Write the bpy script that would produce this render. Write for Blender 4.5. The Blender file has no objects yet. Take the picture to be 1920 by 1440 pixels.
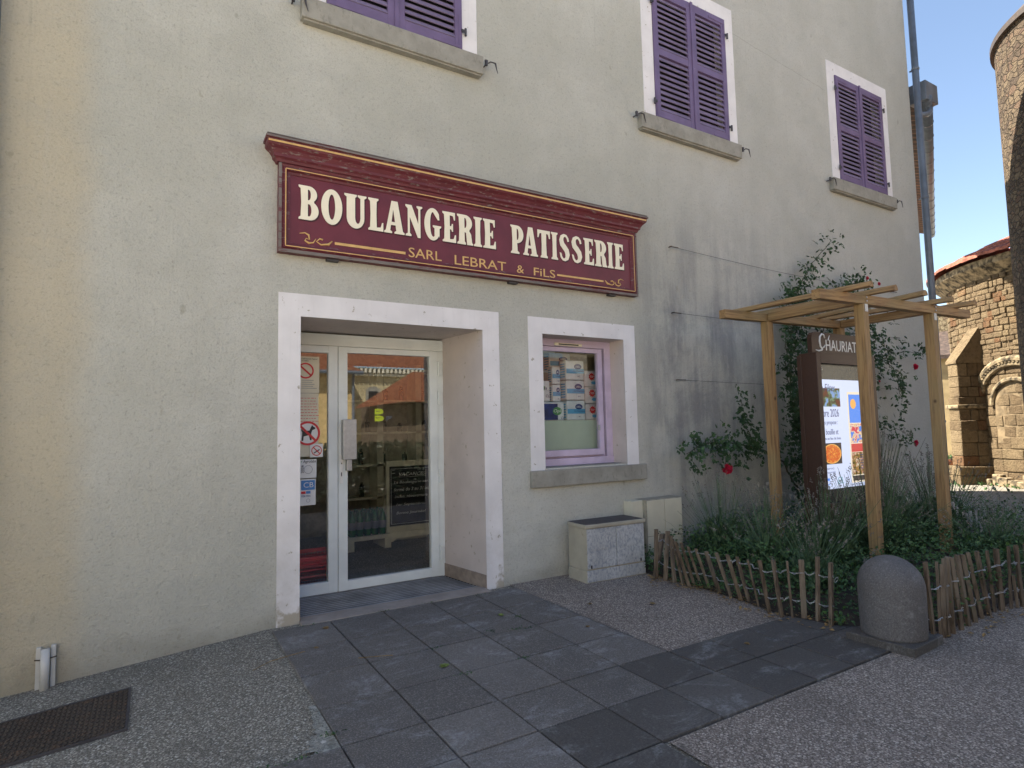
import bpy, bmesh, math, random
from mathutils import Vector, Matrix
R = math.radians
random.seed(7)
scene = bpy.context.scene
COL = scene.collection

# ------------------------------------------------------------------ camera
cam_d = bpy.data.cameras.new("camera")
cam = bpy.data.objects.new("camera", cam_d); COL.objects.link(cam)
Mr = ((0.857326, -0.51431626, -0.0217007), (-0.01939985, -0.07440645, 0.99703928), (0.51440819, 0.8543667, 0.07376824))
rt, up, fw = [Vector(v) for v in Mr]
m = Matrix((rt, up, -fw)).transposed().to_4x4()
m.translation = Vector((0, -4.842, 1.444))
cam.matrix_world = m
cam_d.sensor_width = 36.0
cam_d.lens = 1117.391 / 1920 * 36.0
cam_d.clip_start = 0.05; cam_d.clip_end = 2000
scene.camera = cam

# ------------------------------------------------------------------ world, sun, exposure
SUN = Vector((-0.70, 0.714, 1.28)).normalized()       # direction towards the sun
elev = math.asin(SUN.z)
w = bpy.data.worlds.new("World"); scene.world = w; w.use_nodes = True
wn = w.node_tree; bg = wn.nodes["Background"]
sky = wn.nodes.new("ShaderNodeTexSky"); sky.sky_type = 'NISHITA'; sky.sun_disc = False
sky.sun_elevation = elev; sky.sun_rotation = math.atan2(SUN.x, SUN.y)
sky.altitude = 400; sky.air_density = 1.0; sky.dust_density = 0.6; sky.ozone_density = 1.2
tn = wn.nodes.new("ShaderNodeMix"); tn.data_type = 'RGBA'; tn.blend_type = 'MULTIPLY'; tn.inputs[0].default_value = 1
wn.links.new(sky.outputs[0], tn.inputs[6]); tn.inputs[7].default_value = (1.07, 1.0, .93, 1)
wn.links.new(tn.outputs[2], bg.inputs[0]); bg.inputs[1].default_value = 0.08
sd = bpy.data.lights.new("sun", 'SUN'); sd.energy = 5.0; sd.angle = R(0.5); sd.color = (1.0, 0.93, 0.82)
so = bpy.data.objects.new("sun", sd); COL.objects.link(so)
so.rotation_euler = SUN.to_track_quat('Z', 'Y').to_euler()
so.location = (0, 0, 30)
scene.view_settings.view_transform = 'Standard'
scene.view_settings.look = 'None'
scene.view_settings.gamma = 1.0
scene.view_settings.exposure = 1.92

# ------------------------------------------------------------------ node helper
class NT:
    def __init__(s, name):
        s.m = bpy.data.materials.new(name); s.m.use_nodes = True
        s.t = s.m.node_tree; s.n = s.t.nodes; s.l = s.t.links
        s.b = s.n["Principled BSDF"]; s.out = s.n["Material Output"]
        s._co = None
    def set(s, inp, v):
        if isinstance(v, bpy.types.NodeSocket): s.l.new(v, inp)
        elif v is not None:
            if inp.type == 'RGBA' and len(v) == 3: v = (*v, 1)
            inp.default_value = v
    def co(s, kind='Object'):
        if s._co is None: s._co = s.n.new("ShaderNodeTexCoord")
        return s._co.outputs[kind]
    def map(s, sc=(1, 1, 1), loc=(0, 0, 0), rot=(0, 0, 0), kind='Object', src=None):
        n = s.n.new("ShaderNodeMapping"); s.l.new(src or s.co(kind), n.inputs[0])
        n.inputs['Scale'].default_value = sc; n.inputs['Location'].default_value = loc; n.inputs['Rotation'].default_value = rot
        return n.outputs[0]
    def noise(s, scale, detail=4, rough=.55, vec=None, dist=0, col=False):
        n = s.n.new("ShaderNodeTexNoise"); s.l.new(vec or s.co(), n.inputs['Vector'])
        n.inputs['Scale'].default_value = scale; n.inputs['Detail'].default_value = detail
        n.inputs['Roughness'].default_value = rough; n.inputs['Distortion'].default_value = dist
        return n.outputs[1 if col else 0]
    def vor(s, scale, feat='F1', vec=None, out=0, rnd=1):
        n = s.n.new("ShaderNodeTexVoronoi"); n.feature = feat; s.l.new(vec or s.co(), n.inputs['Vector'])
        n.inputs['Scale'].default_value = scale; n.inputs['Randomness'].default_value = rnd
        return n.outputs[out]
    def ramp(s, v, a, b, c0=(0, 0, 0), c1=(1, 1, 1)):
        n = s.n.new("ShaderNodeMapRange"); n.interpolation_type = 'SMOOTHSTEP'
        s.set(n.inputs[0], v); n.inputs[1].default_value = a; n.inputs[2].default_value = b
        n.inputs[3].default_value = 0; n.inputs[4].default_value = 1
        return n.outputs[0]
    def math(s, op, a, b=0.0):
        n = s.n.new("ShaderNodeMath"); n.operation = op; s.set(n.inputs[0], a); s.set(n.inputs[1], b)
        return n.outputs[0]
    def mul(s, a, b): return s.math('MULTIPLY', a, b)
    def add(s, a, b): return s.math('ADD', a, b)
    def mix(s, f, a, b, mode='MIX'):
        n = s.n.new("ShaderNodeMix"); n.data_type = 'RGBA'; n.blend_type = mode
        s.set(n.inputs[0], f); s.set(n.inputs[6], a); s.set(n.inputs[7], b)
        return n.outputs[2]
    def sep(s, src=None):
        n = s.n.new("ShaderNodeSeparateXYZ"); s.l.new(src or s.co(), n.inputs[0]); return n.outputs
    def bump(s, h, strength=.3, dist=.01, normal=None):
        n = s.n.new("ShaderNodeBump"); s.set(n.inputs['Height'], h)
        n.inputs['Strength'].default_value = strength; n.inputs['Distance'].default_value = dist
        if normal: s.l.new(normal, n.inputs['Normal'])
        return n.outputs[0]
    def fin(s, col, rough=.8, normal=None, metal=0, spec=None):
        s.set(s.b.inputs['Base Color'], col); s.set(s.b.inputs['Roughness'], rough)
        s.b.inputs['Metallic'].default_value = metal
        if spec is not None: s.b.inputs['Specular IOR Level'].default_value = spec
        if normal: s.l.new(normal, s.b.inputs['Normal'])
        return s.m

def lin(r, g, b):
    f = lambda c: (c / 255 / 12.92) if c / 255 <= .04045 else ((c / 255 + .055) / 1.055) ** 2.4
    return (f(r), f(g), f(b))

def plain(name, col, rough=.6, var=.25, nscale=12, metal=0, bump=.1, spec=None):
    t = NT(name)
    f = t.ramp(t.noise(nscale, 5), .3, .7)
    c = t.mix(f, tuple(x * (1 - var) for x in col), tuple(min(1, x * (1 + var * .5)) for x in col))
    return t.fin(c, rough, t.bump(t.noise(nscale * 6, 3), bump, .004), metal, spec)

# ------------------------------------------------------------------ materials
def m_facade():
    t = NT("roughcast_render"); x, y, z = t.sep()
    big = t.noise(.55, 5, .6, t.map((1, 1, .7)))
    med = t.noise(3.2, 5, .6)
    fine = t.noise(70, 4, .7)
    c = t.mix(t.ramp(big, .3, .72), (.47, .47, .415), (.59, .588, .535))
    c = t.mix(t.mul(t.ramp(med, .35, .8), .45), c, (.42, .42, .37))
    # warm ochre strip on the left with a wobbling edge
    xe = t.add(x, t.mul(t.noise(1.3, 4), .28))
    om = t.math('SUBTRACT', 1.0, t.ramp(xe, -.40, -.16))
    c = t.mix(t.mul(om, .65), c, (.52, .455, .32))
    # grey run-off stains right of the sign
    st = t.noise(2.2, 6, .65, t.map((2.0, 1, .22)))
    st2 = t.noise(1.5, 6, .7, t.map((1, 1, .75)), .5)
    wx = t.mul(t.ramp(x, 4.35, 5.0), t.math('SUBTRACT', 1.0, t.ramp(x, 6.3, 9.3)))
    wz = t.mul(t.math('SUBTRACT', 1.0, t.ramp(z, 2.7, 4.5)), t.ramp(z, -.1, 1.2))
    bl = t.ramp(t.add(t.mul(st, .5), t.mul(st2, .5)), .40, .60)
    sm = t.mul(t.mul(wx, wz), bl)
    c = t.mix(t.mul(sm, .80), c, (.185, .19, .205))
    ed_ = t.mul(t.mul(wx, wz), t.ramp(t.noise(6, 5, .7, t.map((1, 1, 1), rot=(0, .9, 0))), .56, .72))
    c = t.mix(t.mul(ed_, .3), c, (.40, .42, .45))
    pale = t.mul(t.ramp(x, 4.4, 6.0), .55)
    c = t.mix(t.mul(pale, .5), c, (.40, .40, .385))
    # pale run-off streaks
    ps = t.ramp(t.noise(2.5, 5, .6, t.map((3.5, 1, .2))), .55, .8)
    c = t.mix(t.mul(ps, .22), c, (.50, .49, .44))
    # patched areas with firmer edges, pitting and trowel marks
    pt = t.ramp(t.noise(.8, 6, .62, t.map((1, 1, 1.6), (4, 0, 2)), .3), .52, .545)
    c = t.mix(t.mul(pt, .16), c, (.40, .40, .36))
    pit = t.ramp(t.noise(34, 5, .75), .53, .66)
    c = t.mix(t.mul(pit, .38), c, (.24, .235, .20))
    wh = t.ramp(t.noise(27, 5, .75, t.map((1, 1, 1), (9, 3, 4))), .56, .68)
    c = t.mix(t.mul(wh, .22), c, (.60, .59, .54))
    dr = t.mul(t.ramp(t.noise(3.2, 6, .7, t.map((5, 1, .12), (2, 0, 0))), .58, .74), t.ramp(z, 1.5, 4.5))
    c = t.mix(t.mul(dr, .25), c, (.25, .245, .22))
    # damp foot
    ft = t.math('SUBTRACT', 1.0, t.ramp(t.add(z, t.mul(med, .5)), .16, .42))
    c = t.mix(t.mul(ft, .5), c, (.22, .20, .15))
    # little scuffs
    sc = t.ramp(t.noise(9, 3, .5, t.map((1, 1, .6))), .70, .76)
    c = t.mix(t.mul(sc, .35), c, (.24, .22, .16))
    # hairline crack between the first-floor windows
    ln = t.math('ABSOLUTE', t.add(t.add(z, t.mul(x, .095)), t.add(t.mul(t.noise(5, 4), .06), -7.17)))
    cr = t.mul(t.math('SUBTRACT', 1.0, t.ramp(ln, .0, .008)), t.mul(t.ramp(x, 6.3, 6.35), t.math('SUBTRACT', 1.0, t.ramp(x, 8.4, 8.5))))
    c = t.mix(t.mul(cr, .4), c, (.2, .18, .14))
    c = t.mix(t.mul(t.ramp(fine, .45, .7), .22), c, (.25, .25, .21))
    h = t.add(t.mul(fine, 1.0), t.add(t.mul(t.noise(22, 4, .6), .9), t.mul(t.noise(4, 3), 1.5)))
    return t.fin(c, .92, t.bump(h, .9, .014), 0, .2)

def m_whitepaint(name, col, chipz=True, chip=(.30, .27, .2)):
    t = NT(name); x, y, z = t.sep()
    c = t.mix(t.ramp(t.noise(3, 5), .3, .7), tuple(v * .88 for v in col), col)
    st = t.ramp(t.noise(6, 4, .6, t.map((6, 1, .3))), .5, .8)
    c = t.mix(t.mul(st, .2), c, tuple(v * .7 for v in col))
    ch = t.math('MAXIMUM', t.ramp(t.noise(16, 5, .6), .65, .68), t.ramp(t.noise(5, 7, .75, t.map((1, 1, .6), (3, 0, 5))), .66, .69))
    gr = t.mul(t.math('SUBTRACT', 1.0, t.ramp(z, .1, 1.2)), t.ramp(t.noise(4, 6, .7), .35, .7))
    c = t.mix(t.mul(gr, .35 if chipz else 0), c, (.36, .33, .28))
    c = t.mix(t.mul(ch, .75), c, chip)
    if chipz:
        low = t.math('SUBTRACT', 1.0, t.ramp(t.add(z, t.mul(t.noise(7, 5), .9)), .45, .55))
        c = t.mix(t.mul(low, .8), c, (.33, .29, .21))
    return t.fin(c, .75, t.bump(t.add(t.noise(60, 3), ch), .25, .004), 0, .3)

def m_concrete(name, col=(.33, .32, .28), spot=.35):
    t = NT(name)
    c = t.mix(t.ramp(t.noise(5, 6, .65), .3, .7), tuple(v * .75 for v in col), col)
    c = t.mix(t.mul(t.ramp(t.noise(30, 4, .7, t.map((1, 1, .5))), .55, .72), spot), c, (.09, .085, .07))
    return t.fin(c, .9, t.bump(t.noise(45, 5, .7), .35, .005), 0, .25)

def m_chipped(name, col, bare=(.30, .28, .27), lo=.60, hi=.66, scale=9, stretch=(1, 1, 5), rough=.5):
    t = NT(name)
    c = t.mix(t.ramp(t.noise(4, 4), .3, .7), tuple(v * .78 for v in col), col)
    n = t.noise(scale, 6, .7, t.map(stretch))
    k = t.ramp(n, lo, hi)
    c = t.mix(t.mul(k, .85), c, bare)
    return t.fin(c, rough, t.bump(t.math('SUBTRACT', 1.0, k), .4, .003), 0, .4)

def m_aggregate(name, base, peb1, peb2, scale=70, dens=.45):
    t = NT(name)
    d = t.vor(scale, 'F1', out=0); cc = t.vor(scale, 'F1', out=1)
    r, g, b = t.sep(cc)
    peb = t.mul(t.math('SUBTRACT', 1.0, t.ramp(d, .28, .42)), t.ramp(r, 1 - dens - .02, 1 - dens))
    pv = t.math('POWER', g, 1.6)
    pc = t.mix(pv, peb2, peb1)
    pc = t.mix(t.mul(t.ramp(b, .90, .95), .8), pc, (.66, .63, .56))
    edge = t.math('SUBTRACT', 1.0, t.ramp(d, .34, .52))
    c = t.mix(t.ramp(t.noise(150, 2), .35, .65), tuple(v * .35 for v in base), base)
    c = t.mix(t.mul(edge, .92), c, pc)
    d2 = t.vor(scale * 2.1, 'F1', out=1); r2, g2, b2 = t.sep(d2)
    c = t.mix(t.mul(t.ramp(r2, .55, .7), .5), c, t.mix(g2, tuple(v * .4 for v in base), peb1))
    big = t.noise(1.3, 5, .6); c = t.mix(t.mul(t.ramp(big, .46, .72), .38), c, tuple(v * .42 for v in base))
    return t.fin(c, .85, t.bump(t.add(t.mul(peb, .6), t.noise(160, 2)), .6, .006), 0, .3)

def m_basalt(name, col, fleck=.5, smear=.4):
    t = NT(name)
    at = t.n.new('ShaderNodeAttribute'); at.attribute_name = 'tone'; tone = at.outputs['Fac']
    tn = t.noise(.9, 2, .4)
    c = t.mix(t.ramp(tn, .3, .7), tuple(v * .78 for v in col), tuple(v * 1.22 for v in col))
    c = t.mix(tone, tuple(v * .72 for v in col), c, 'MIX') if 'slab' in name else c
    f = t.ramp(t.noise(120, 4, .8), .50, .66)
    g = t.ramp(t.noise(75, 4, .8, t.map((1, 1, 1), (3, 1, 0))), .50, .64)
    c = t.mix(t.mul(g, .5), c, tuple(v * .35 for v in col))
    c = t.mix(t.mul(f, fleck), c, tuple(v * 2.6 for v in col))
    sm = t.mul(t.ramp(t.noise(2.6, 8, .78, t.map((1, 1.7, 1), rot=(0, 0, .5)), .8), .50, .66), t.ramp(t.noise(40, 3, .7), .30, .62))
    c = t.mix(t.mul(sm, smear), c, (.34, .34, .34))
    dk = t.ramp(t.noise(1.7, 4), .55, .75)
    c = t.mix(t.mul(dk, .35), c, tuple(v * .45 for v in col))
    return t.fin(c, t.add(.62, t.mul(tn, .25)), t.bump(t.noise(150, 4, .7), .35, .003), 0, .4)

def m_wood(name, axis, col=(.36, .225, .10), dark=(.15, .08, .035)):
    t = NT(name)
    sc = [14, 14, 14]; sc[axis] = .7
    n = t.noise(3.0, 6, .7, t.map(tuple(sc)), .6)
    c = t.mix(t.ramp(n, .36, .72), col, dark)
    c = t.mix(t.mul(t.ramp(t.noise(2.0, 3), .4, .7), .5), c, (.26, .21, .10))
    kn = t.ramp(t.vor(4.2, vec=t.map(tuple(1 if i != axis else .8 for i in range(3)))), .02, .11)
    c = t.mix(kn, (.06, .03, .015), c)
    return t.fin(c, .65, t.bump(n, .3, .004), 0, .35)

def m_greywood(name):
    t = NT(name)
    n = t.noise(5, 6, .65, t.map((8, 8, 1)))
    c = t.mix(t.ramp(n, .3, .7), (.185, .14, .10), (.06, .043, .03))
    c = t.mix(t.mul(t.ramp(t.noise(2.7, 2), .4, .65), .5), c, (.255, .215, .165))
    return t.fin(c, .85, t.bump(n, .5, .004), 0, .2)

def m_leaf(name, a, b, scale=9, trans=.0):
    t = NT(name)
    n = t.noise(scale, 3, .6); n2 = t.noise(scale * 9, 1)
    c = t.mix(t.ramp(n, .35, .65), a, b)
    c = t.mix(t.mul(t.ramp(n2, .5, .7), .5), c, tuple(v * 1.7 for v in b))
    return t.fin(c, .5, None, 0, .3)

def m_stone(name, c1, c2, mortar, bw=.42, rh=.2, scale=1.0, uv=True, rub=.0):
    t = NT(name)
    src = t.co('UV') if uv else t.co()
    v = t.map((1, 1, 1), src=src)
    # wobble the courses
    nz = t.noise(2.6, 3, .5, v, col=True)
    mx = t.n.new("ShaderNodeVectorMath"); mx.operation = 'MULTIPLY_ADD'
    t.l.new(nz, mx.inputs[0]); mx.inputs[1].default_value = (.16 + rub, .13 + rub, 0); t.l.new(v, mx.inputs[2])
    br = t.n.new("ShaderNodeTexBrick"); t.l.new(mx.outputs[0], br.inputs['Vector'])
    br.inputs['Scale'].default_value = scale; br.inputs['Brick Width'].default_value = bw; br.inputs['Row Height'].default_value = rh
    br.inputs['Mortar Size'].default_value = .010; br.inputs['Mortar Smooth'].default_value = 1.0; br.inputs['Bias'].default_value = -.1; br.offset = .43; br.squash = .8; br.squash_frequency = 3
    br.inputs['Color1'].default_value = (*c1, 1); br.inputs['Color2'].default_value = (*c2, 1); br.inputs['Mortar'].default_value = (*mortar, 1)
    c = br.outputs[0]
    n = t.noise(4, 6, .7, v)
    c = t.mix(t.mul(t.ramp(n, .5, .75), .5), c, tuple(q * .45 for q in c2))
    c = t.mix(t.mul(t.ramp(t.noise(1.2, 3, .5, v), .45, .7), .5), c, tuple(min(1, q * 1.15) for q in c1))
    h = t.add(t.mul(br.outputs[1], -1.6), t.add(t.mul(n, .9), t.mul(t.noise(18, 5, .7, v), .7)))
    return t.fin(c, .95, t.bump(h, 1.0, .05), 0, .15)

def m_rubble(name, c1, c2, mortar, scale=4.5, uv=True):
    t = NT(name); src = t.co('UV') if uv else t.co()
    v = t.map((1, 1.9, 1.9) if not uv else (1, 1.9, 1), src=src)
    e = t.vor(scale, 'DISTANCE_TO_EDGE', v); cc = t.vor(scale, 'F1', v, 1)
    r, g, b = t.sep(cc)
    c = t.mix(r, c1, c2)
    c = t.mix(t.mul(t.ramp(g, .8, .9), .6), c, (.16, .10, .07))
    k = t.ramp(e, .02, .10)
    c = t.mix(k, mortar, c)
    c = t.mix(t.mul(t.ramp(t.noise(7, 5, .7, v), .5, .8), .5), c, tuple(q * .4 for q in c2))
    return t.fin(c, .95, t.bump(t.add(k, t.noise(20, 4, .7, v)), 1.0, .05), 0, .15)

def m_tile(name, c1, c2, scale=4.6, uv=True):
    t = NT(name); v = t.co('UV') if uv else t.co()
    u, vv, _ = t.sep(v)
    wv = t.n.new("ShaderNodeTexWave"); wv.wave_type = 'BANDS'; wv.bands_direction = 'X'
    t.l.new(v, wv.inputs[0]); wv.inputs['Scale'].default_value = scale; wv.inputs['Distortion'].default_value = .3
    c = t.mix(t.ramp(t.noise(9, 4, .7, v), .3, .7), c1, c2)
    c = t.mix(t.mul(t.math('SUBTRACT', 1.0, t.ramp(wv.outputs[1], .0, .35)), .7), c, tuple(q * .25 for q in c2))
    return t.fin(c, .85, t.bump(wv.outputs[1], 1.0, .06))

def m_glass(name, refl=.28, tint=(.62, .64, .62)):
    t = NT(name)
    tr = t.n.new("ShaderNodeBsdfTransparent"); tr.inputs[0].default_value = (*tint, 1)
    gl = t.n.new("ShaderNodeBsdfGlossy"); gl.inputs['Roughness'].default_value = .0; gl.inputs[0].default_value = (.95, .97, 1, 1)
    lw = t.n.new("ShaderNodeLayerWeight"); lw.inputs[0].default_value = .25
    f = t.add(t.mul(lw.outputs[0], .5), refl)
    mx = t.n.new("ShaderNodeMixShader"); t.l.new(f, mx.inputs[0]); t.l.new(tr.outputs[0], mx.inputs[1]); t.l.new(gl.outputs[0], mx.inputs[2])
    t.l.new(mx.outputs[0], t.out.inputs[0])
    return t.m

def emit(name, col, s=1.0):
    t = NT(name); t.b.inputs['Base Color'].default_value = (.02, .02, .02, 1)
    t.b.inputs['Emission Color'].default_value = (*col, 1); t.b.inputs['Emission Strength'].default_value = s
    t.b.inputs['Roughness'].default_value = .3
    return t.m

def m_screenpic(name, cols, scale, s=1.0):
    t = NT(name); n = t.noise(scale, 5, .65, col=False)
    c = cols[0]
    for i, q in enumerate(cols[1:]):
        a = .43 + i * .15 / max(1, len(cols) - 1)
        c = t.mix(t.ramp(n, a, a + .03), c, q)
    t.set(t.b.inputs['Emission Color'], c); t.b.inputs['Emission Strength'].default_value = s
    t.b.inputs['Base Color'].default_value = (.02, .02, .02, 1)
    return t.m

M = {}
M['facade'] = m_facade()
M['white'] = m_whitepaint("white_surround_paint", (.77, .755, .76))
M['whitew'] = m_whitepaint("white_window_surround_paint", (.77, .755, .76), False)
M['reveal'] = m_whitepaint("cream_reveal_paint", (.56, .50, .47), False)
M['plinth'] = plain("brown_plinth_paint", (.27, .22, .18), .8)
M['sill'] = m_concrete("weathered_concrete")
M['stone_thr'] = m_concrete("worn_threshold_stone", (.36, .31, .27), .2)
M['purple'] = m_chipped("purple_shutter_paint", (.165, .118, .228), (.40, .37, .42), .68, .73, 12, (1, 1, 5), .5)
M['purple_slat'] = m_chipped("purple_slat_paint", (.225, .18, .29), (.50, .46, .48), .63, .68, 8, (1, 1, 7), .55)
M['black'] = plain("dark_interior", (.012, .011, .012), .9)
M['iron'] = plain("dark_iron", (.07, .065, .07), .6, metal=.3)
M['zinc'] = plain("painted_zinc_pipe", (.125, .15, .185), .45, .25, 5)
M['pvc'] = plain("pale_pvc_frame", (.72, .78, .79), .35, .08, 4, bump=.02)
M['lilac'] = m_chipped("flaking_lilac_paint", (.60, .50, .66), (.22, .18, .2), .70, .73, 14, (1, 1, 5), .5)
M['glass'] = m_glass("door_glass", .14, (.94, .95, .94))
M['wglass'] = m_glass("window_glass", .03, (.85, .88, .86))
M['alu'] = plain("brushed_aluminium", (.42, .43, .44), .4, .1, 30, .6, .05)
M['mat'] = plain("ribbed_mat_metal", (.30, .31, .33), .5, .4, 3, .3)
M['maroon'] = m_chipped("maroon_sign_paint", (.150, .024, .036), (.34, .28, .27), .70, .76, 7, (1, 1, 3), .42)
M['maroonw'] = m_chipped("worn_maroon_moulding_paint", (.135, .026, .036), (.22, .19, .175), .56, .66, 6, (2.2, 4, 9), .5)
M['bareedge'] = m_chipped("bare_grey_moulding_edge", (.20, .17, .155), (.13, .03, .04), .55, .62, 6, (.5, 4, 6), .7)
M['gold'] = plain("gold_sign_paint", (.66, .42, .15), .5, .12, 20)
M['creamletter'] = plain("cream_letter_paint", (.86, .80, .62), .5, .04, 10)
M['lettershadow'] = plain("dark_letter_edge_paint", (.05, .008, .014), .6, .1)
M['wood0'] = m_wood("pergola_timber_x", 0); M['wood1'] = m_wood("pergola_timber_y", 1); M['wood2'] = m_wood("pergola_timber_z", 2)
M['picket'] = m_greywood("weathered_chestnut")
M['picketpale'] = plain("sun_bleached_chestnut", (.42, .40, .37), .9, .3)
M['wire'] = plain("galvanised_wire", (.42, .43, .45), .4, .2, 30, .5)
M['brown'] = plain("dark_brown_metal", (.055, .027, .018), .45, .12, 60, .1)
M['bollard'] = m_basalt("basalt_bollard_stone", (.115, .108, .106), .4, .35)
M['slabs'] = m_basalt("rough_basalt_slab", (.145, .131, .118), .65, .6)
M['slabs2'] = m_basalt("smooth_basalt_slab", (.094, .085, .077), .3, .5)
M['agg'] = m_aggregate("grey_exposed_aggregate", (.23, .205, .165), (.60, .55, .45), (.13, .115, .09), 74, .66)
M['agg2'] = m_aggregate("pinkish_exposed_aggregate", (.25, .205, .17), (.66, .57, .48), (.155, .12, .098), 76, .68)
M['agg_pale'] = m_aggregate('pale_mortar', (.36, .35, .30), (.46, .44, .38), (.16, .15, .12), 30, .5)
M['soil'] = plain("dark_soil", (.045, .032, .022), .95, .5, 9, bump=.6)
M['cabgrey'] = m_chipped("weathered_grey_plastic", (.52, .53, .53), (.17, .195, .235), .38, .72, 34, (1.5, 1.5, 1.0), .6)
M['cabside'] = m_chipped("dirty_cream_plastic", (.42, .39, .31), (.20, .18, .14), .58, .75, 6, (1, 1, 1), .6)
M['cream'] = plain("cream_plastic", (.60, .57, .45), .5, .12, 3, bump=.03)
M['rust'] = m_chipped("rusty_chequer_plate", (.075, .058, .045), (.15, .085, .05), .5, .75, 12, (1, 1, 1), .6)
M['conduit'] = plain("white_plastic_conduit", (.52, .52, .50), .4, .15, 5)
M['rose_leaf'] = m_leaf("rose_leaves", (.022, .048, .020), (.045, .095, .035), 6)
M['lav_leaf'] = m_leaf("lavender_blades", (.042, .075, .035), (.085, .14, .07), 5)
M['lav_tip'] = plain("dry_lavender_spikes", (.20, .185, .165), .9, .4, 20)
M['cover'] = m_leaf("ground_cover_leaves", (.026, .058, .02), (.062, .125, .036), 5)
M['hedge'] = m_leaf('hedge_leaves', (.008, .014, .006), (.014, .024, .01), 5)
M['stem'] = plain("woody_rose_stem", (.075, .07, .035), .8, .3)
M['petal'] = plain("crimson_petals", (.55, .015, .06), .6, .3, 40)
M['dryleaf'] = plain("dry_leaf", (.26, .17, .07), .9, .4, 30)
M['greenleaf'] = plain("fallen_green_leaf", (.20, .26, .06), .8, .3, 30)
M['church'] = m_stone("golden_ashlar", (.33, .235, .115), (.235, .155, .07), (.19, .13, .068), .40, .23)
def m_block():
    t = NT('golden_stone_blocks'); at = t.n.new('ShaderNodeAttribute'); at.attribute_name = 'tone'; tv = at.outputs['Fac']
    c = t.mix(tv, (.245, .18, .105), (.145, .10, .058))  # stone tones lowered to stand in for shade missing on the apse
    c = t.mix(t.mul(t.ramp(tv, .86, .9), .6), c, (.22, .105, .05))
    n = t.noise(7, 6, .75); c = t.mix(t.mul(t.ramp(n, .46, .68), .65), c, (.095, .07, .042))
    c = t.mix(t.mul(t.ramp(t.noise(1.4, 4, .6), .42, .66), .35), c, (.36, .27, .15))
    return t.fin(c, .95, t.bump(t.add(n, t.mul(t.noise(26, 5, .75), .8)), 1.0, .08), 0, .15)
M['church_block'] = m_block()
M['church_mortar'] = plain('sandy_mortar', (.20, .145, .08), .95, .5, 6, bump=.8)
M['churchr'] = m_rubble("golden_rubble", (.33, .235, .12), (.235, .155, .075), (.235, .165, .09), 8.0)
M['church_trim'] = plain("weathered_limestone", (.25, .19, .11), .95, .9, 9, bump=1.0)
M['terra'] = m_tile("terracotta_tiles", (.34, .105, .06), (.24, .07, .045))
M['oldtile'] = plain('old_mossy_tiles', (.075, .05, .038), .95, .6, 9, bump=1.0)
M['tower'] = m_rubble("dark_lava_rubble", (.20, .15, .095), (.10, .075, .055), (.085, .065, .045), 6.5)
M['ochre'] = plain("ochre_render", (.36, .27, .14), .95, .3, 2, bump=.4)
M['housestone'] = m_rubble("pale_house_rubble", (.36, .29, .18), (.26, .20, .12), (.22, .17, .10), 5.0, False)
M['creamwall'] = plain("cream_render", (.62, .45, .20), .95, .12, 2)
M['palewall'] = plain("pale_render", (.52, .44, .26), .95, .2, 2)
M['bouncewall'] = plain('bright_cream_bounce_render', (.72, .64, .50), .95, .1, 2)
M['bouncepave'] = plain('pale_bounce_paving', (.40, .37, .32), .95, .15, 1.5)
M['roof_o'] = m_tile("orange_roof_tiles", (.60, .21, .08), (.42, .12, .045), 9)
M['basket'] = plain("red_plastic", (.75, .02, .025), .4, .15, 8)
M['chalk'] = plain("blackboard", (.018, .02, .024), .6, .3)
M['chalkw'] = plain("chalk", (.75, .75, .72), .9, .1)
M['boardframe'] = plain("cream_board_frame", (.80, .76, .58), .6, .1)
M['shopwall'] = plain("shop_wall_paint", (.50, .46, .36), .9)
M['shopfloor'] = plain("shop_floor_tiles", (.20, .18, .165), .4)
M['botgreen'] = plain("green_bottle_plastic", (.02, .16, .05), .2, .3, 20, spec=.6)
M['paper'] = plain("paper_white", (.78, .79, .78), .5, .06, 10)
M['paper2'] = plain("old_paper", (.70, .66, .52), .8, .08, 6)
M['pack'] = plain("white_pack_film", (.74, .78, .80), .3, .10, 18)
M['packpink'] = plain("pinkish_pack_film", (.76, .72, .74), .3, .10, 18)
M['lblue'] = plain("light_blue_print", (.12, .42, .70), .4, .08)
M['navy'] = plain("navy_print", (.012, .04, .20), .4, .1)
M['navyg'] = plain("navy_swirl_print", (.02, .045, .22), .35, .7, 7)
M['red'] = plain("red_print", (.62, .03, .035), .5, .1)
M['green'] = plain("green_print", (.08, .30, .10), .5, .1)
M['blackp'] = plain("black_print", (.015, .015, .018), .5, .1)
M['greyp'] = plain("grey_print", (.20, .22, .26), .6, .1)
M['cbblue'] = plain("card_blue_print", (.05, .22, .55), .4, .15, 4)
M['lime'] = plain("lime_logo", (.55, .68, .03), .5, .05)
M['film'] = plain("pale_green_panel", (.50, .60, .50), .7, .08, 3)
M['shelfjar'] = plain("jar_glass", (.10, .085, .06), .15, .8, 9, spec=.7)
M['scr'] = emit("screen_white", (.66, .74, 1.0), 0.26)
M['scroff'] = plain("screen_black_glass", (.035, .036, .036), .25, .1)
M['scrpaper'] = emit("screen_poster_cream", (.9, .80, .62), 0.25)
M['skyb'] = emit("screen_blue", (.05, .25, .9), 0.25)
M['scrnavy'] = emit("screen_navy_text", (.02, .03, .16), .2)
M['scrred'] = emit("screen_red", (.75, .03, .03), 0.21)
M['scrteal'] = emit("screen_teal", (.02, .35, .35), 0.21)
M['scryel'] = emit("screen_yellow", (.95, .45, .08), 0.25)
M['mount'] = m_screenpic("screen_landscape", [(.13, .035, .01), (.05, .05, .02), (.16, .22, .10), (.20, .32, .60)], 9, .30)
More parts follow.
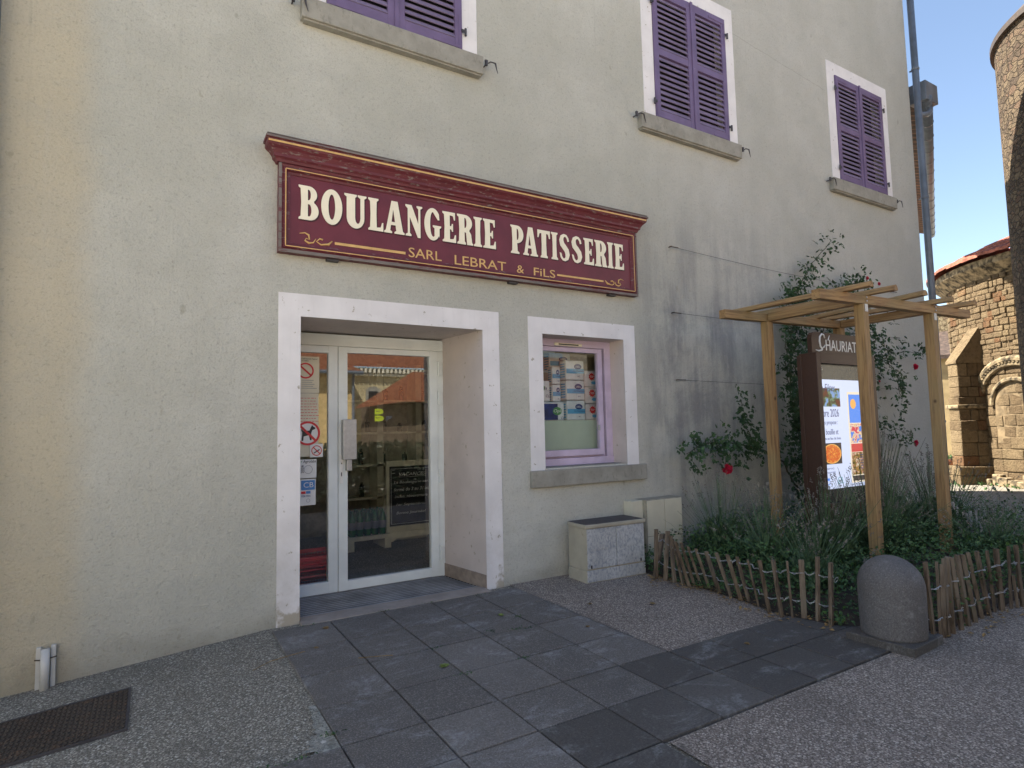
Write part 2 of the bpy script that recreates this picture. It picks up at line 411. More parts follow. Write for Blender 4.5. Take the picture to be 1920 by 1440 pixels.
M['pizza'] = m_screenpic("screen_tart", [(.55, .07, .01), (.75, .20, .02), (.35, .03, .01), (.85, .35, .05)], 38, .30)
M['dish'] = m_screenpic("screen_dark_table", [(.04, .03, .03), (.09, .07, .06), (.03, .02, .02)], 30, .25)
M['crowd'] = m_screenpic("screen_crowd", [(.04, .05, .01), (.6, .30, .03), (.05, .12, .02), (.5, .05, .05), (.7, .6, .4)], 26, .25)
M['fest'] = m_screenpic("screen_festival", [(.05, .25, .9), (.9, .5, .15), (.9, .85, .7), (.7, .05, .08)], 14, .25)

# ------------------------------------------------------------------ mesh builder
class MB:
    def __init__(s): s.bm = bmesh.new(); s.uv = None
    def box(s, x0, x1, y0, y1, z0, z1, bev=0, mat=None):
        vs = [s.bm.verts.new((x, y, z)) for z in (z0, z1) for x, y in ((x0, y0), (x1, y0), (x1, y1), (x0, y1))]
        fs = [s.bm.faces.new([vs[i] for i in f]) for f in ((3, 2, 1, 0), (4, 5, 6, 7), (0, 1, 5, 4), (1, 2, 6, 5), (2, 3, 7, 6), (3, 0, 4, 7))]
        if mat is not None:
            bmesh.ops.transform(s.bm, matrix=mat, verts=vs)
        if bev:
            es = {e for f in fs for e in f.edges}
            bmesh.ops.bevel(s.bm, geom=list(es), offset=bev, segments=2, profile=.5, affect='EDGES')
        return s
    def quad(s, a, b, c, d):
        s.bm.faces.new([s.bm.verts.new(p) for p in (a, b, c, d)]); return s
    def poly(s, pts):
        s.bm.faces.new([s.bm.verts.new(p) for p in pts]); return s
    def prism(s, pts, vec, cap=True):          # pts: closed outline in 3D, extruded by vec
        v = Vector(vec); a = [s.bm.verts.new(p) for p in pts]; b = [s.bm.verts.new(Vector(p) + v) for p in pts]; n = len(a)
        if cap:
            s.bm.faces.new(a); s.bm.faces.new(b[::-1])
        for i in range(n):
            s.bm.faces.new([a[i], b[i], b[(i + 1) % n], a[(i + 1) % n]])
        return s
    def tube(s, pts, r, seg=8, cap=True):
        pts = [Vector(p) for p in pts]; n = len(pts)
        rr = r if isinstance(r, (list, tuple)) else [r] * n
        rings = []; prev = None
        for i, p in enumerate(pts):
            d = (pts[min(i + 1, n - 1)] - pts[max(i - 1, 0)]).normalized()
            if prev is None:
                ref = Vector((0, 0, 1)) if abs(d.z) < .9 else Vector((1, 0, 0))
                u = d.cross(ref).normalized()
            else:
                u = (prev - d * prev.dot(d)).normalized()
            prev = u; v = d.cross(u)
            rings.append([s.bm.verts.new(p + (u * math.cos(2 * math.pi * k / seg) + v * math.sin(2 * math.pi * k / seg)) * rr[i]) for k in range(seg)])
        for a, b in zip(rings, rings[1:]):
            for k in range(seg):
                s.bm.faces.new([a[k], a[(k + 1) % seg], b[(k + 1) % seg], b[k]])
        if cap:
            s.bm.faces.new(rings[0][::-1]); s.bm.faces.new(rings[-1])
        return s
    def lathe(s, prof, c=(0, 0, 0), seg=48):
        c = Vector(c); rings = []
        for r, z in prof:
            rings.append([s.bm.verts.new(c + Vector((r * math.cos(2 * math.pi * k / seg), r * math.sin(2 * math.pi * k / seg), z))) for k in range(seg)])
        for a, b in zip(rings, rings[1:]):
            for k in range(seg):
                s.bm.faces.new([a[k], a[(k + 1) % seg], b[(k + 1) % seg], b[k]])
        s.bm.faces.new(rings[-1]); s.bm.faces.new(rings[0][::-1])
        return s
    def leaf(s, p, size, d, n):
        # a small folded four-vertex leaf
        d = d.normalized(); sd_ = d.cross(n)
        if sd_.length < 1e-4: sd_ = Vector((1, 0, 0))
        sd_ = sd_.normalized(); nn = sd_.cross(d)
        a = s.bm.verts.new(p); b = s.bm.verts.new(p + d * size * .5 + sd_ * size * .3 + nn * size * .08)
        c = s.bm.verts.new(p + d * size - nn * size * .08); e = s.bm.verts.new(p + d * size * .5 - sd_ * size * .3 + nn * size * .08)
        s.bm.faces.new((a, b, c)); s.bm.faces.new((a, c, e))
        return s
    def objs(s, name, mat, parent, smooth=False):
        # one object per connected piece
        bm = s.bm; bm.verts.ensure_lookup_table(); seen = set(); out = []
        for v0 in list(bm.verts):
            if v0 in seen: continue
            st = [v0]; seen.add(v0); comp = []
            while st:
                v = st.pop(); comp.append(v)
                for e in v.link_edges:
                    o_ = e.other_vert(v)
                    if o_ not in seen: seen.add(o_); st.append(o_)
            out.append(comp)
        res = []
        for comp in out:
            q = MB(); mp = {v: q.bm.verts.new(v.co) for v in comp}
            for f in {f for v in comp for f in v.link_faces}: q.bm.faces.new([mp[v] for v in f.verts])
            res.append(q.obj(name, mat, parent, smooth))
        return res
    def obj(s, name, mat, parent=None, smooth=False, recalc=True):
        if recalc: bmesh.ops.recalc_face_normals(s.bm, faces=s.bm.faces)
        me = bpy.data.meshes.new(name); s.bm.to_mesh(me); s.bm.free()
        if smooth:
            for f in me.polygons: f.use_smooth = True
        for mm in (mat if isinstance(mat, (list, tuple)) else [mat]): me.materials.append(mm)
        o = bpy.data.objects.new(name, me); COL.objects.link(o)
        if parent:
            o.parent = parent
            o.matrix_parent_inverse = Matrix.Identity(4)
            o.location = -world_loc(parent)
        return o

def world_loc(o):
    v = Vector(o.location)
    while o.parent: o = o.parent; v += Vector(o.location)
    return v

def thing(name, label, cat, loc=(0, 0, 0), group=None):
    o = bpy.data.objects.new(name, None); COL.objects.link(o); o.location = loc
    o.empty_display_size = .1
    o['label'] = label; o['category'] = cat
    if group: o['group'] = group
    return o
def tag(o, label, cat, group=None, kind=None):
    o['label'] = label; o['category'] = cat
    if group: o['group'] = group
    if kind: o['kind'] = kind
    return o
def struct(o): o['kind'] = 'structure'; return o

def recenter(o):
    """put a one-mesh thing's origin at its base"""
    vs = [v.co for v in o.data.vertices]
    c = Vector((sum(v.x for v in vs) / len(vs), sum(v.y for v in vs) / len(vs), min(v.z for v in vs)))
    o.data.transform(Matrix.Translation(-c)); o.location = Vector(o.location) + c
    return o

def curve_mesh(name, cu, mat, parent, mtx):
    tmp = bpy.data.objects.new("tmp", cu); COL.objects.link(tmp)
    dg = bpy.context.evaluated_depsgraph_get(); dg.update()
    me = bpy.data.meshes.new_from_object(tmp.evaluated_get(dg))
    bpy.data.objects.remove(tmp)
    return me

def text_obj(name, s, x0, x1, z0, z1, y, mat, parent, extr=.002, face='-y', shear=0, keep=False):
    """text filling the rectangle x0..x1, z0..z1 on a plane facing -y"""
    cu = bpy.data.curves.new(name, 'FONT'); cu.body = s; cu.extrude = 0; cu.resolution_u = 3; cu.shear = shear
    me = curve_mesh(name, cu, mat, parent, None)
    xs = [v.co.x for v in me.vertices]; ys = [v.co.y for v in me.vertices]
    ax, bx, ay, by = min(xs), max(xs), min(ys), max(ys)
    kx = (x1 - x0) / (bx - ax); kz = (z1 - z0) / (by - ay)
    for v in me.vertices:
        v.co = Vector((x0 + (v.co.x - ax) * kx, y, z0 + (v.co.y - ay) * kz))
    return fin_flat(name, me, mat, parent, extr)

def fin_flat(name, me, mat, parent, extr):
    bm = bmesh.new(); bm.from_mesh(me); bmesh.ops.dissolve_degenerate(bm, dist=1e-6, edges=bm.edges)
    bmesh.ops.recalc_face_normals(bm, faces=bm.faces)
    for f in bm.faces:
        if f.normal.y > 0: f.normal_flip()
    if extr:
        r = bmesh.ops.extrude_face_region(bm, geom=list(bm.faces))
        vs = [g for g in r['geom'] if isinstance(g, bmesh.types.BMVert)]
        bmesh.ops.translate(bm, verts=vs, vec=(0, -extr, 0))
        bmesh.ops.recalc_face_normals(bm, faces=bm.faces)
    bm.to_mesh(me); bm.free()
    me.materials.clear(); me.materials.append(mat)
    o = bpy.data.objects.new(name, me); COL.objects.link(o)
    if parent: o.parent = parent; o.location = -world_loc(parent)
    return o

def contours_obj(name, contours, y, mat, parent, extr=.004):
    """filled outlines with holes given in (x, z)"""
    cu = bpy.data.curves.new(name, 'CURVE'); cu.dimensions = '2D'; cu.fill_mode = 'BOTH'
    for c in contours:
        sp = cu.splines.new('POLY'); sp.points.add(len(c) - 1); sp.use_cyclic_u = True
        for i, (a, b) in enumerate(c): sp.points[i].co = (a, b, 0, 1)
    me = curve_mesh(name, cu, mat, parent, None)
    for v in me.vertices: v.co = Vector((v.co.x, y, v.co.y))
    return fin_flat(name, me, mat, parent, extr)

def disc(cx, cz, r, n=32, rz=None):
    rz = rz or r
    return [(cx + r * math.cos(2 * math.pi * i / n), cz + rz * math.sin(2 * math.pi * i / n)) for i in range(n)]
def ring(cx, cz, r, t, n=36):
    return [disc(cx, cz, r, n), disc(cx, cz, r - t, n)[::-1]]
def rect(x0, x1, z0, z1): return [(x0, z0), (x1, z0), (x1, z1), (x0, z1)]

# ================================================================== GROUND
def ground_z(x, y):
    return -.08 * max(0.0, min(2.2, .74 - x)) if y < .3 else -.02
b = MB()
xs = [-80, -30, -12, -6, -3, -2, -1.4, -1, -.6, -.2, .2, .5, .74, 2, 4, 7, 11, 16, 25, 45, 120]
ys = [-90, -40, -20, -12, -8, -6, -5, -4, -3.5, -3, -2.5, -2, -1.5, -1, -.5, 0, 6, 15, 30, 60, 140]
gv = [[b.bm.verts.new((x, y, ground_z(x, -1) - .006)) for y in ys] for x in xs]
for i in range(len(xs) - 1):
    for j in range(len(ys) - 1):
        b.bm.faces.new([gv[i][j], gv[i + 1][j], gv[i + 1][j + 1], gv[i][j + 1]])
struct(b.obj('ground', M['agg']))

# pinkish aggregate to the right of the slabs (two sheets around the dark slab band)
b = MB()
b.poly([(2.84, .0, .004), (2.84, -2.0, .004), (4.3, -2.0, .004), (4.2, -1.0, .004), (4.25, .0, .004)])
b.poly([(2.04, -2.77, .004), (2.04, -8, .004), (9, -8, .004), (9, -2.77, .004)])
b.poly([(4.0, -2.0, .0035), (4.0, -2.765, .0035), (9, -2.765, .0035), (9, -2.3, .0035)])
struct(b.obj('gravel_path', M['agg2']))

# slabs
cx = [.36, .765, 1.18, 1.595, 2.01, 2.42, 2.83]
ry = [-.115, -.61, -1.09, -1.565, -1.99, -2.37, -2.76, -3.16, -3.57, -3.98, -4.4]
rough = MB(); smooth = MB()
def slab(mb, x0, x1, y0, y1):
    g_ = .005
    zt = .011 + random.uniform(-.0015, .0015)
    mb.box(x0 + g_, x1 - g_, y1 + g_, y0 - g_, -.02, zt, bev=.003)
for j in range(len(ry) - 1):
    for i in range(len(cx) - 1):
        if i == 0 and j < 4: continue
        if j >= 6 and i >= 4: continue
        dark = (j == 4 and i >= 5) or (j == 5 and i >= 3) or (j >= 6 and i >= 3)
        slab(smooth if dark else rough, cx[i], cx[i + 1], ry[j], ry[j + 1])
for i, (a, c) in enumerate(((2.83, 3.2), (3.2, 3.57), (3.57, 3.96), (3.96, 4.33))):
    slab(smooth, a, c, -1.99, -2.37); slab(smooth, a, c, -2.37, -2.76)
def tone(mb):
    lay = mb.bm.faces.layers.float.new('tone')
    for f in mb.bm.faces:
        c_ = f.calc_center_median(); i_ = sum(c_.x > q for q in cx); j_ = sum(c_.y < q for q in ry)
        f[lay] = random.Random(i_ * 31 + j_ * 7 + (int(c_.x * 2.7) if c_.x > 2.83 else 0)).random()
tone(rough); tone(smooth)
struct(rough.obj('pavement_slabs', M['slabs']))
struct(smooth.obj('smooth_pavement_slabs', M['slabs2']))
# hairline cracks across one slab
for P_ in ([(1.28, -2.80), (1.36, -2.93), (1.40, -3.05), (1.47, -3.14)], [(1.22, -2.99), (1.30, -3.02), (1.40, -3.05), (1.46, -2.98), (1.55, -2.92)]):
    q = MB(); pp = [Vector((x, y, .0122)) for x, y in P_]; fin_ = []
    for a_, b_ in zip(pp, pp[1:]):
        for k in range(4): fin_.append(a_.lerp(b_, k / 4) + Vector((random.uniform(-.005, .005), random.uniform(-.005, .005), 0)))
    fin_.append(pp[-1])
    for a_, b_ in zip(fin_, fin_[1:]):
        n_ = (b_ - a_).cross(Vector((0, 0, 1))).normalized() * .0016; q.quad(a_ - n_, a_ + n_, b_ + n_, b_ - n_)
    struct(q.obj('slab_crack', M['black']))
# broken pale mortar corner at the slab edge
b = MB(); random.seed(3); pts = []
for k in range(40):
    u = k / 39; pts.append((.752 - (.02 + .13 * u ** 2.2) * random.uniform(.55, 1.15) - .01, -1.48 - .49 * u, .004 - .006 * u))
b.poly([(.765, -1.48, .004)] + pts + [(.765, -1.985, .004)])
struct(b.obj('mortar_patch', M['agg_pale']))
# planter soil, gently mounded
b = MB()
bed = [(4.2, -.02), (4.12, -.6), (4.15, -1.1), (4.12, -1.55), (4.05, -1.95), (4.14, -2.3), (4.6, -2.78), (5.5, -2.76), (7.5, -2.7), (8.8, -2.0), (9.4, -1.2), (9.6, -.02)]
c0 = Vector((6.5, -1.3, .12)); ring0 = [b.bm.verts.new((x, y, .012)) for x, y in bed]
ring1 = [b.bm.verts.new(Vector((x, y, .09)).lerp(c0, .25)) for x, y in bed]
cc = b.bm.verts.new(c0)
for k in range(len(bed)):
    q = (k + 1) % len(bed)
    b.bm.faces.new([ring0[k], ring0[q], ring1[q], ring1[k]]); b.bm.faces.new([ring1[k], ring1[q], cc])
struct(b.obj('planting_bed_soil', M['soil']))

# ================================================================== BAKERY
bak = thing('bakery_building', 'grey rendered bakery with purple shutters and a white framed glass shop door', 'building', (0, 0, 0))
WX0, WX1, WZ1 = -3.2, 10.96, 9.3
DOOR = (.98, 2.605, -.3, 2.36); WIN = (3.273, 4.325, 1.045, 2.368)
UP = [(1.175, 2.44, 5.03, 6.65), (4.945, 6.226, 5.03, 6.65), (8.69, 10.0, 5.03, 6.65)]
holes = [DOOR, WIN] + UP
gx = sorted({WX0, WX1, *[h[0] for h in holes], *[h[1] for h in holes]})
gz = sorted({-.3, WZ1, *[h[2] for h in holes], *[h[3] for h in holes]})
b = MB()
vv = {(x, z): b.bm.verts.new((x, 0, z)) for x in gx for z in gz}
for i in range(len(gx) - 1):
    for j in range(len(gz) - 1):
        mx_, mz_ = (gx[i] + gx[i + 1]) / 2, (gz[j] + gz[j + 1]) / 2
        if any(h[0] < mx_ < h[1] and h[2] < mz_ < h[3] for h in holes): continue
        b.bm.faces.new([vv[gx[i], gz[j]], vv[gx[i + 1], gz[j]], vv[gx[i + 1], gz[j + 1]], vv[gx[i], gz[j + 1]]])
# side and back walls (4 m deep)
DEP = 3.9
b.quad((WX1, 0, -.3), (WX1, DEP, -.3), (WX1, DEP, 7.6), (WX1, 0, WZ1))
b.quad((WX0, DEP, -.3), (WX0, 0, -.3), (WX0, 0, WZ1), (WX0, DEP, 7.6))
def holed(mb, y, x0, x1, z0, z1, hx0, hx1, hz0, hz1):
    for (a, c_, d, e) in ((x0, hx0, z0, z1), (hx1, x1, z0, z1), (hx0, hx1, z0, hz0), (hx0, hx1, hz1, z1)): mb.quad((a, y, d), (c_, y, d), (c_, y, e), (a, y, e))
holed(b, DEP, WX0, WX1, -.3, 7.6, 4.9, 6.5, 1.0, 2.0)  # unseen rear opening, added to let sun in and brighten the shop
b.obj('wall', M['facade'], bak, recalc=False)
MB().prism([(WX0 - .2, -.25, 9.25), (WX0 - .2, 4.1, 7.45), (WX0 - .2, 4.1, 7.6), (WX0 - .2, -.25, 9.4)], (WX1 - WX0 + .3, 0, 0)).obj('roof', M['terra'], bak)

# door reveal: splayed jambs, soffit
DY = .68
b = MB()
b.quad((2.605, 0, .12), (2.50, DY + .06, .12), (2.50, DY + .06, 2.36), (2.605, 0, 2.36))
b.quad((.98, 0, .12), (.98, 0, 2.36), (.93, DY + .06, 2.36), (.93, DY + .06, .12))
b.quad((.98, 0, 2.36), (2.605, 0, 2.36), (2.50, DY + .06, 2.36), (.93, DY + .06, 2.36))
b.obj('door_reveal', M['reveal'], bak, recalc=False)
b = MB()
b.prism([(2.605, -.0, -.02), (2.50, DY + .05, -.02), (2.493, DY + .05, -.02), (2.598, -.0, -.02)], (0, 0, .145))
b.prism([(.98, -.0, -.02), (.93, DY + .05, -.02), (.937, DY + .05, -.02), (.987, -.0, -.02)], (0, 0, .145))
b.objs('plinth', M['plinth'], bak)
b = MB()
b.box(.813, .98, -.006, .004, -.06, 2.36); b.box(2.605, 2.78, -.006, .004, -.06, 2.36); b.box(.813, 2.78, -.006, .004, 2.36, 2.54)
b.obj('door_surround', M['white'], bak)
# threshold floor
MB().box(.98, 2.60, -.105, .10, -.06, .012, bev=.004).obj('threshold', M['stone_thr'], bak)
b = MB(); b.box(.96, 2.58, .105, DY + .05, -.06, .004)
b.obj('mat_well', M['black'], bak)
b = MB()
k = .11
while k < DY + .03:
    b.box(.985 - .05 * (k / .7), 2.59 - .12 * (k / .7), k, k + .026, .0041, .0085); k += .05
b.obj('entrance_mat', M['mat'], bak)

# entrance door
fr = MB()
fr.box(.93, 2.51, DY, DY + .07, 2.235, 2.345, bev=.004)
fr.box(.93, .968, DY, DY + .07, .0, 2.233, bev=.004); fr.box(2.445, 2.51, DY, DY + .07, .0, 2.233, bev=.004)
door = fr.obj('entrance_door', M['pvc'], bak)
def leaf(x0, x1, z0, z1, w_, wb, wt, y0=DY - .012):
    q = MB()
    q.box(x0, x0 + w_, y0, y0 + .06, z0, z1, bev=.003); q.box(x1 - w_, x1, y0, y0 + .06, z0, z1, bev=.003)
    q.box(x0 + w_ - .001, x1 - w_ + .001, y0 + .001, y0 + .06, z0 + .001, z0 + wb, bev=.003); q.box(x0 + w_ - .001, x1 - w_ + .001, y0 + .001, y0 + .06, z1 - wt, z1 - .001, bev=.003)
    q.obj('leaf_frame', M['pvc'], door)
    g_ = MB(); g_.quad((x0 + w_, y0 + .03, z0 + wb), (x1 - w_, y0 + .03, z0 + wb), (x1 - w_, y0 + .03, z1 - wt), (x0 + w_, y0 + .03, z1 - wt))
    g_.obj('glass_pane', M['glass'], door, recalc=False)
leaf(.97, 1.447, .012, 2.232, .085, .10, .065)
leaf(1.452, 2.443, .012, 2.232, .085, .085, .055)
MB().box(1.478, 1.6, DY - .085, DY - .013, 1.19, 1.555, bev=.004).obj('door_handle', M['alu'], door)
MB().box(1.515, 1.56, DY - .07, DY + .0, 1.09, 1.189, bev=.003).obj('door_handle', M['alu'], door)
b = MB(); b.box(1.463, 1.492, DY - .02, DY - .0125, .975, 1.235, bev=.004)
lp = b.obj('lock_plate', M['paper'], door)
b = MB(); b.box(1.474, 1.482, DY - .0225, DY - .0205, 1.04, 1.075); b.box(1.474, 1.483, DY - .0225, DY - .0205, 1.15, 1.162); b.objs('keyhole', M['blackp'], door)
for z0, z1 in ((1.98, 2.12), (1.69, 1.83), (.92, 1.06), (.17, .31)):
    b = MB(); b.tube([(2.452, DY - .022, z0), (2.452, DY - .022, (z0 + z1) / 2 - .004)], .011); b.tube([(2.452, DY - .022, (z0 + z1) / 2 + .004), (2.452, DY - .022, z1)], .011)
    b.box(2.455, 2.49, DY - .02, DY - .0005, z0 + .01, z1 - .01, bev=.002)
    b.obj('hinge', M['pvc'], door)
# door notices (on the glass, just inside the leaf)
GY = DY + .012
def sheet(name, x0, x1, z0, z1, mat, y=GY, bev=0):
    q = MB(); q.box(x0, x1, y, y + .002, z0, z1); return q.obj(name, mat, door)
sheet('notice', 1.12, 1.285, 1.80, 2.13, M['paper2'])
sheet('notice', 1.12, 1.28, 1.23, 1.795, M['paper2'], GY + .003)
contours_obj('prohibition_sign', ring(1.165, 2.0, .072, .014), GY - .001, M['red'], door, .001)
contours_obj('prohibition_sign', [[(1.11, 2.04), (1.12, 2.052), (1.22, 1.962), (1.21, 1.95)]], GY - .001, M['red'], door, .001)
text_obj('printed_lines', 'il est interdit d\u2019entrer\nen rollers', 1.13, 1.27, 2.085, 2.115, GY - .001, M['blackp'], door, .0008)
b = MB()
for i in range(5): b.box(1.13, 1.235 + random.uniform(-.03, .03), GY - .001, GY, 1.84 + i * .018, 1.844 + i * .018)
b.obj('printed_lines', M['greyp'], door)
b = MB()
for i in range(16):
    xx = 1.125
    while xx < 1.26:
        l_ = random.uniform(.01, .03); b.box(xx, xx + l_, GY + .002, GY + .003, 1.36 + i * .026, 1.3645 + i * .026); xx += l_ + .008
b.obj('handwritten_lines', M['red'], door)
contours_obj('no_dogs_sticker', [disc(1.185, 1.437, .11)], GY - .004, M['paper'], door, .001)
contours_obj('no_dogs_ring', ring(1.185, 1.437, .108, .019), GY - .006, M['red'], door, .001)
contours_obj('dog_silhouette', [[(1.13, 1.37), (1.145, 1.37), (1.15, 1.41), (1.195, 1.42), (1.205, 1.375), (1.218, 1.375), (1.215, 1.44), (1.225, 1.465), (1.25, 1.475), (1.25, 1.487), (1.232, 1.497), (1.222, 1.51), (1.212, 1.49), (1.20, 1.462), (1.15, 1.457), (1.13, 1.475), (1.125, 1.47), (1.138, 1.445)]], GY - .0058, M['blackp'], door, .001)
contours_obj('no_dogs_bar', [[(1.108, 1.50), (1.122, 1.515), (1.263, 1.374), (1.249, 1.36)]], GY - .0075, M['red'], door, .001)
sheet('no_smoking_sticker', 1.205, 1.318, 1.222, 1.34, M['paper'], GY - .006)
contours_obj('no_smoking_ring', ring(1.262, 1.281, .046, .007), GY - .008, M['red'], door, .001)
contours_obj('no_smoking_bar', [[(1.228, 1.309), (1.234, 1.315), (1.296, 1.253), (1.29, 1.247)]], GY - .0095, M['red'], door, .001)
contours_obj('cigarette', [[(1.235, 1.262), (1.239, 1.254), (1.290, 1.286), (1.286, 1.294)]], GY - .0085, M['blackp'], door, .0005)
sheet('lab_sticker', 1.12, 1.262, 1.04, 1.205, M['paper'], GY - .004)
text_obj('lab_lettering', 'Agrolabs', 1.145, 1.258, 1.168, 1.20, GY - .006, M['blackp'], door, .0008, shear=.2)
contours_obj('lab_tick', [[(1.124, 1.188), (1.13, 1.18), (1.142, 1.2), (1.131, 1.189)]], GY - .006, M['green'], door, .001)
contours_obj('lab_map_outline', ring(1.19, 1.115, .038, .003, 10), GY - .006, M['greyp'], door, .0008)
tx = text_obj('year_lettering', '2026', 1.13, 1.20, 0, .022, 0, M['blackp'], None, .0008)
for v in tx.data.vertices: v.co = Vector((1.128 + (.022 - v.co.z), GY - .0062, 1.085 + (v.co.x - 1.13)))
tx.parent = door
sheet('payment_sticker', 1.12, 1.255, .80, 1.03, M['paper'], GY - .004)
sheet('payment_panel', 1.13, 1.248, .935, 1.02, M['cbblue'], GY - .006)
text_obj('payment_lettering', 'CB', 1.15, 1.235, .957, 1.003, GY - .008, M['paper'], door, .001)
for i, (mm, s_) in enumerate(((M['red'], ''), (M['cbblue'], ''), )):
    sheet('card_mark', 1.13 + i * .042, 1.168 + i * .042, .902, .925, mm, GY - .006)
text_obj('card_lettering', 'VISA VISA', 1.13, 1.21, .874, .892, GY - .006, M['navy'], door, .0008)
contours_obj('contactless_mark', ring(1.19, .842, .016, .002), GY - .006, M['greyp'], door, .0008)
# lime B mark on the glass
def half(cx_, z0, z1, r):
    n_ = 14; h_ = (z1 - z0) / 2; zc = (z0 + z1) / 2
    return [(cx_, z0)] + [(cx_ + r * .45 + r * .55 * math.cos(a), zc + h_ * math.sin(a)) for a in [(-math.pi / 2) + math.pi * i / n_ for i in range(n_ + 1)]] + [(cx_, z1)]
cut = lambda zc: [(1.80, zc + .002), (1.83, zc - .010), (1.865, zc + .004), (1.83, zc - .002)][::-1]
contours_obj('lime_logo', [half(1.80, 1.60, 1.655, .085), cut(1.635)], GY - .003, M['lime'], door, .001)
contours_obj('lime_logo', [half(1.80, 1.535, 1.592, .09), cut(1.572)], GY - .003, M['lime'], door, .001)
text_obj('logo_lettering', 'gar', 1.91, 1.975, 1.545, 1.585, GY - .003, M['greyp'], door, .0008)

# small shop window
WY = .22
b = MB()
b.quad((4.325, 0, 1.045), (4.325, WY + .07, 1.045), (4.325, WY + .07, 2.368), (4.325, 0, 2.368))
b.quad((3.273, 0, 1.045), (3.273, 0, 2.368), (3.273, WY + .07, 2.368), (3.273, WY + .07, 1.045))
b.quad((3.273, 0, 2.368), (4.325, 0, 2.368), (4.325, WY + .07, 2.368), (3.273, WY + .07, 2.368))
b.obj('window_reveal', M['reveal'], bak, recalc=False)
b = MB()
b.box(3.273, 4.325, WY, WY + .06, 2.29, 2.367, bev=.003); b.box(3.273, 4.325, WY - .01, WY + .06, 1.048, 1.12, bev=.003); b.box(3.33, 4.24, WY + .042, WY + .06, 1.121, 1.16)
b.box(3.273, 3.33, WY, WY + .06, 1.12, 2.29, bev=.003); b.box(4.24, 4.325, WY, WY + .06, 1.12, 2.29, bev=.003)
win = b.obj('shop_window', M['lilac'], bak)
b = MB()
b.box(3.335, 3.385, WY - .012, WY + .04, 1.14, 2.282, bev=.003); b.box(4.135, 4.195, WY - .012, WY + .04, 1.14, 2.282, bev=.003)
b.box(3.385, 4.135, WY - .0115, WY + .04, 2.235, 2.282, bev=.003); b.box(3.385, 4.135, WY - .0115, WY + .04, 1.14, 1.205, bev=.003)
b.obj('sash', M['lilac'], win)
b = MB(); b.quad((3.38, WY + .015, 1.2), (4.14, WY + .015, 1.2), (4.14, WY + .015, 2.24), (3.38, WY + .015, 2.24)); b.obj('glass_pane', M['wglass'], win, recalc=False)
MB().box(3.57, 3.93, WY - .013, WY + .0, 2.297, 2.325, bev=.002).obj('vent', M['boardframe'], win)
MB().box(3.62, 3.88, WY - .0145, WY - .0128, 2.304, 2.318).obj('vent_slot', M['blackp'], win)
MB().box(4.112, 4.132, WY - .03, WY - .012, 1.40, 1.46, bev=.004).obj('latch', M['alu'], win)
b = MB()
b.box(3.108, 3.273, -.006, .004, 1.03, 2.368); b.box(4.325, 4.487, -.006, .004, 1.03, 2.368); b.box(3.108, 4.487, -.006, .004, 2.368, 2.53)
b.obj('window_surround', M['whitew'], win)
b = MB(); b.box(3.09, 4.56, -.05, .002, .87, 1.03, bev=.006); b.box(3.273, 4.325, .0025, WY + .06, .9, 1.047)
b.obj('window_sill', M['sill'], win)

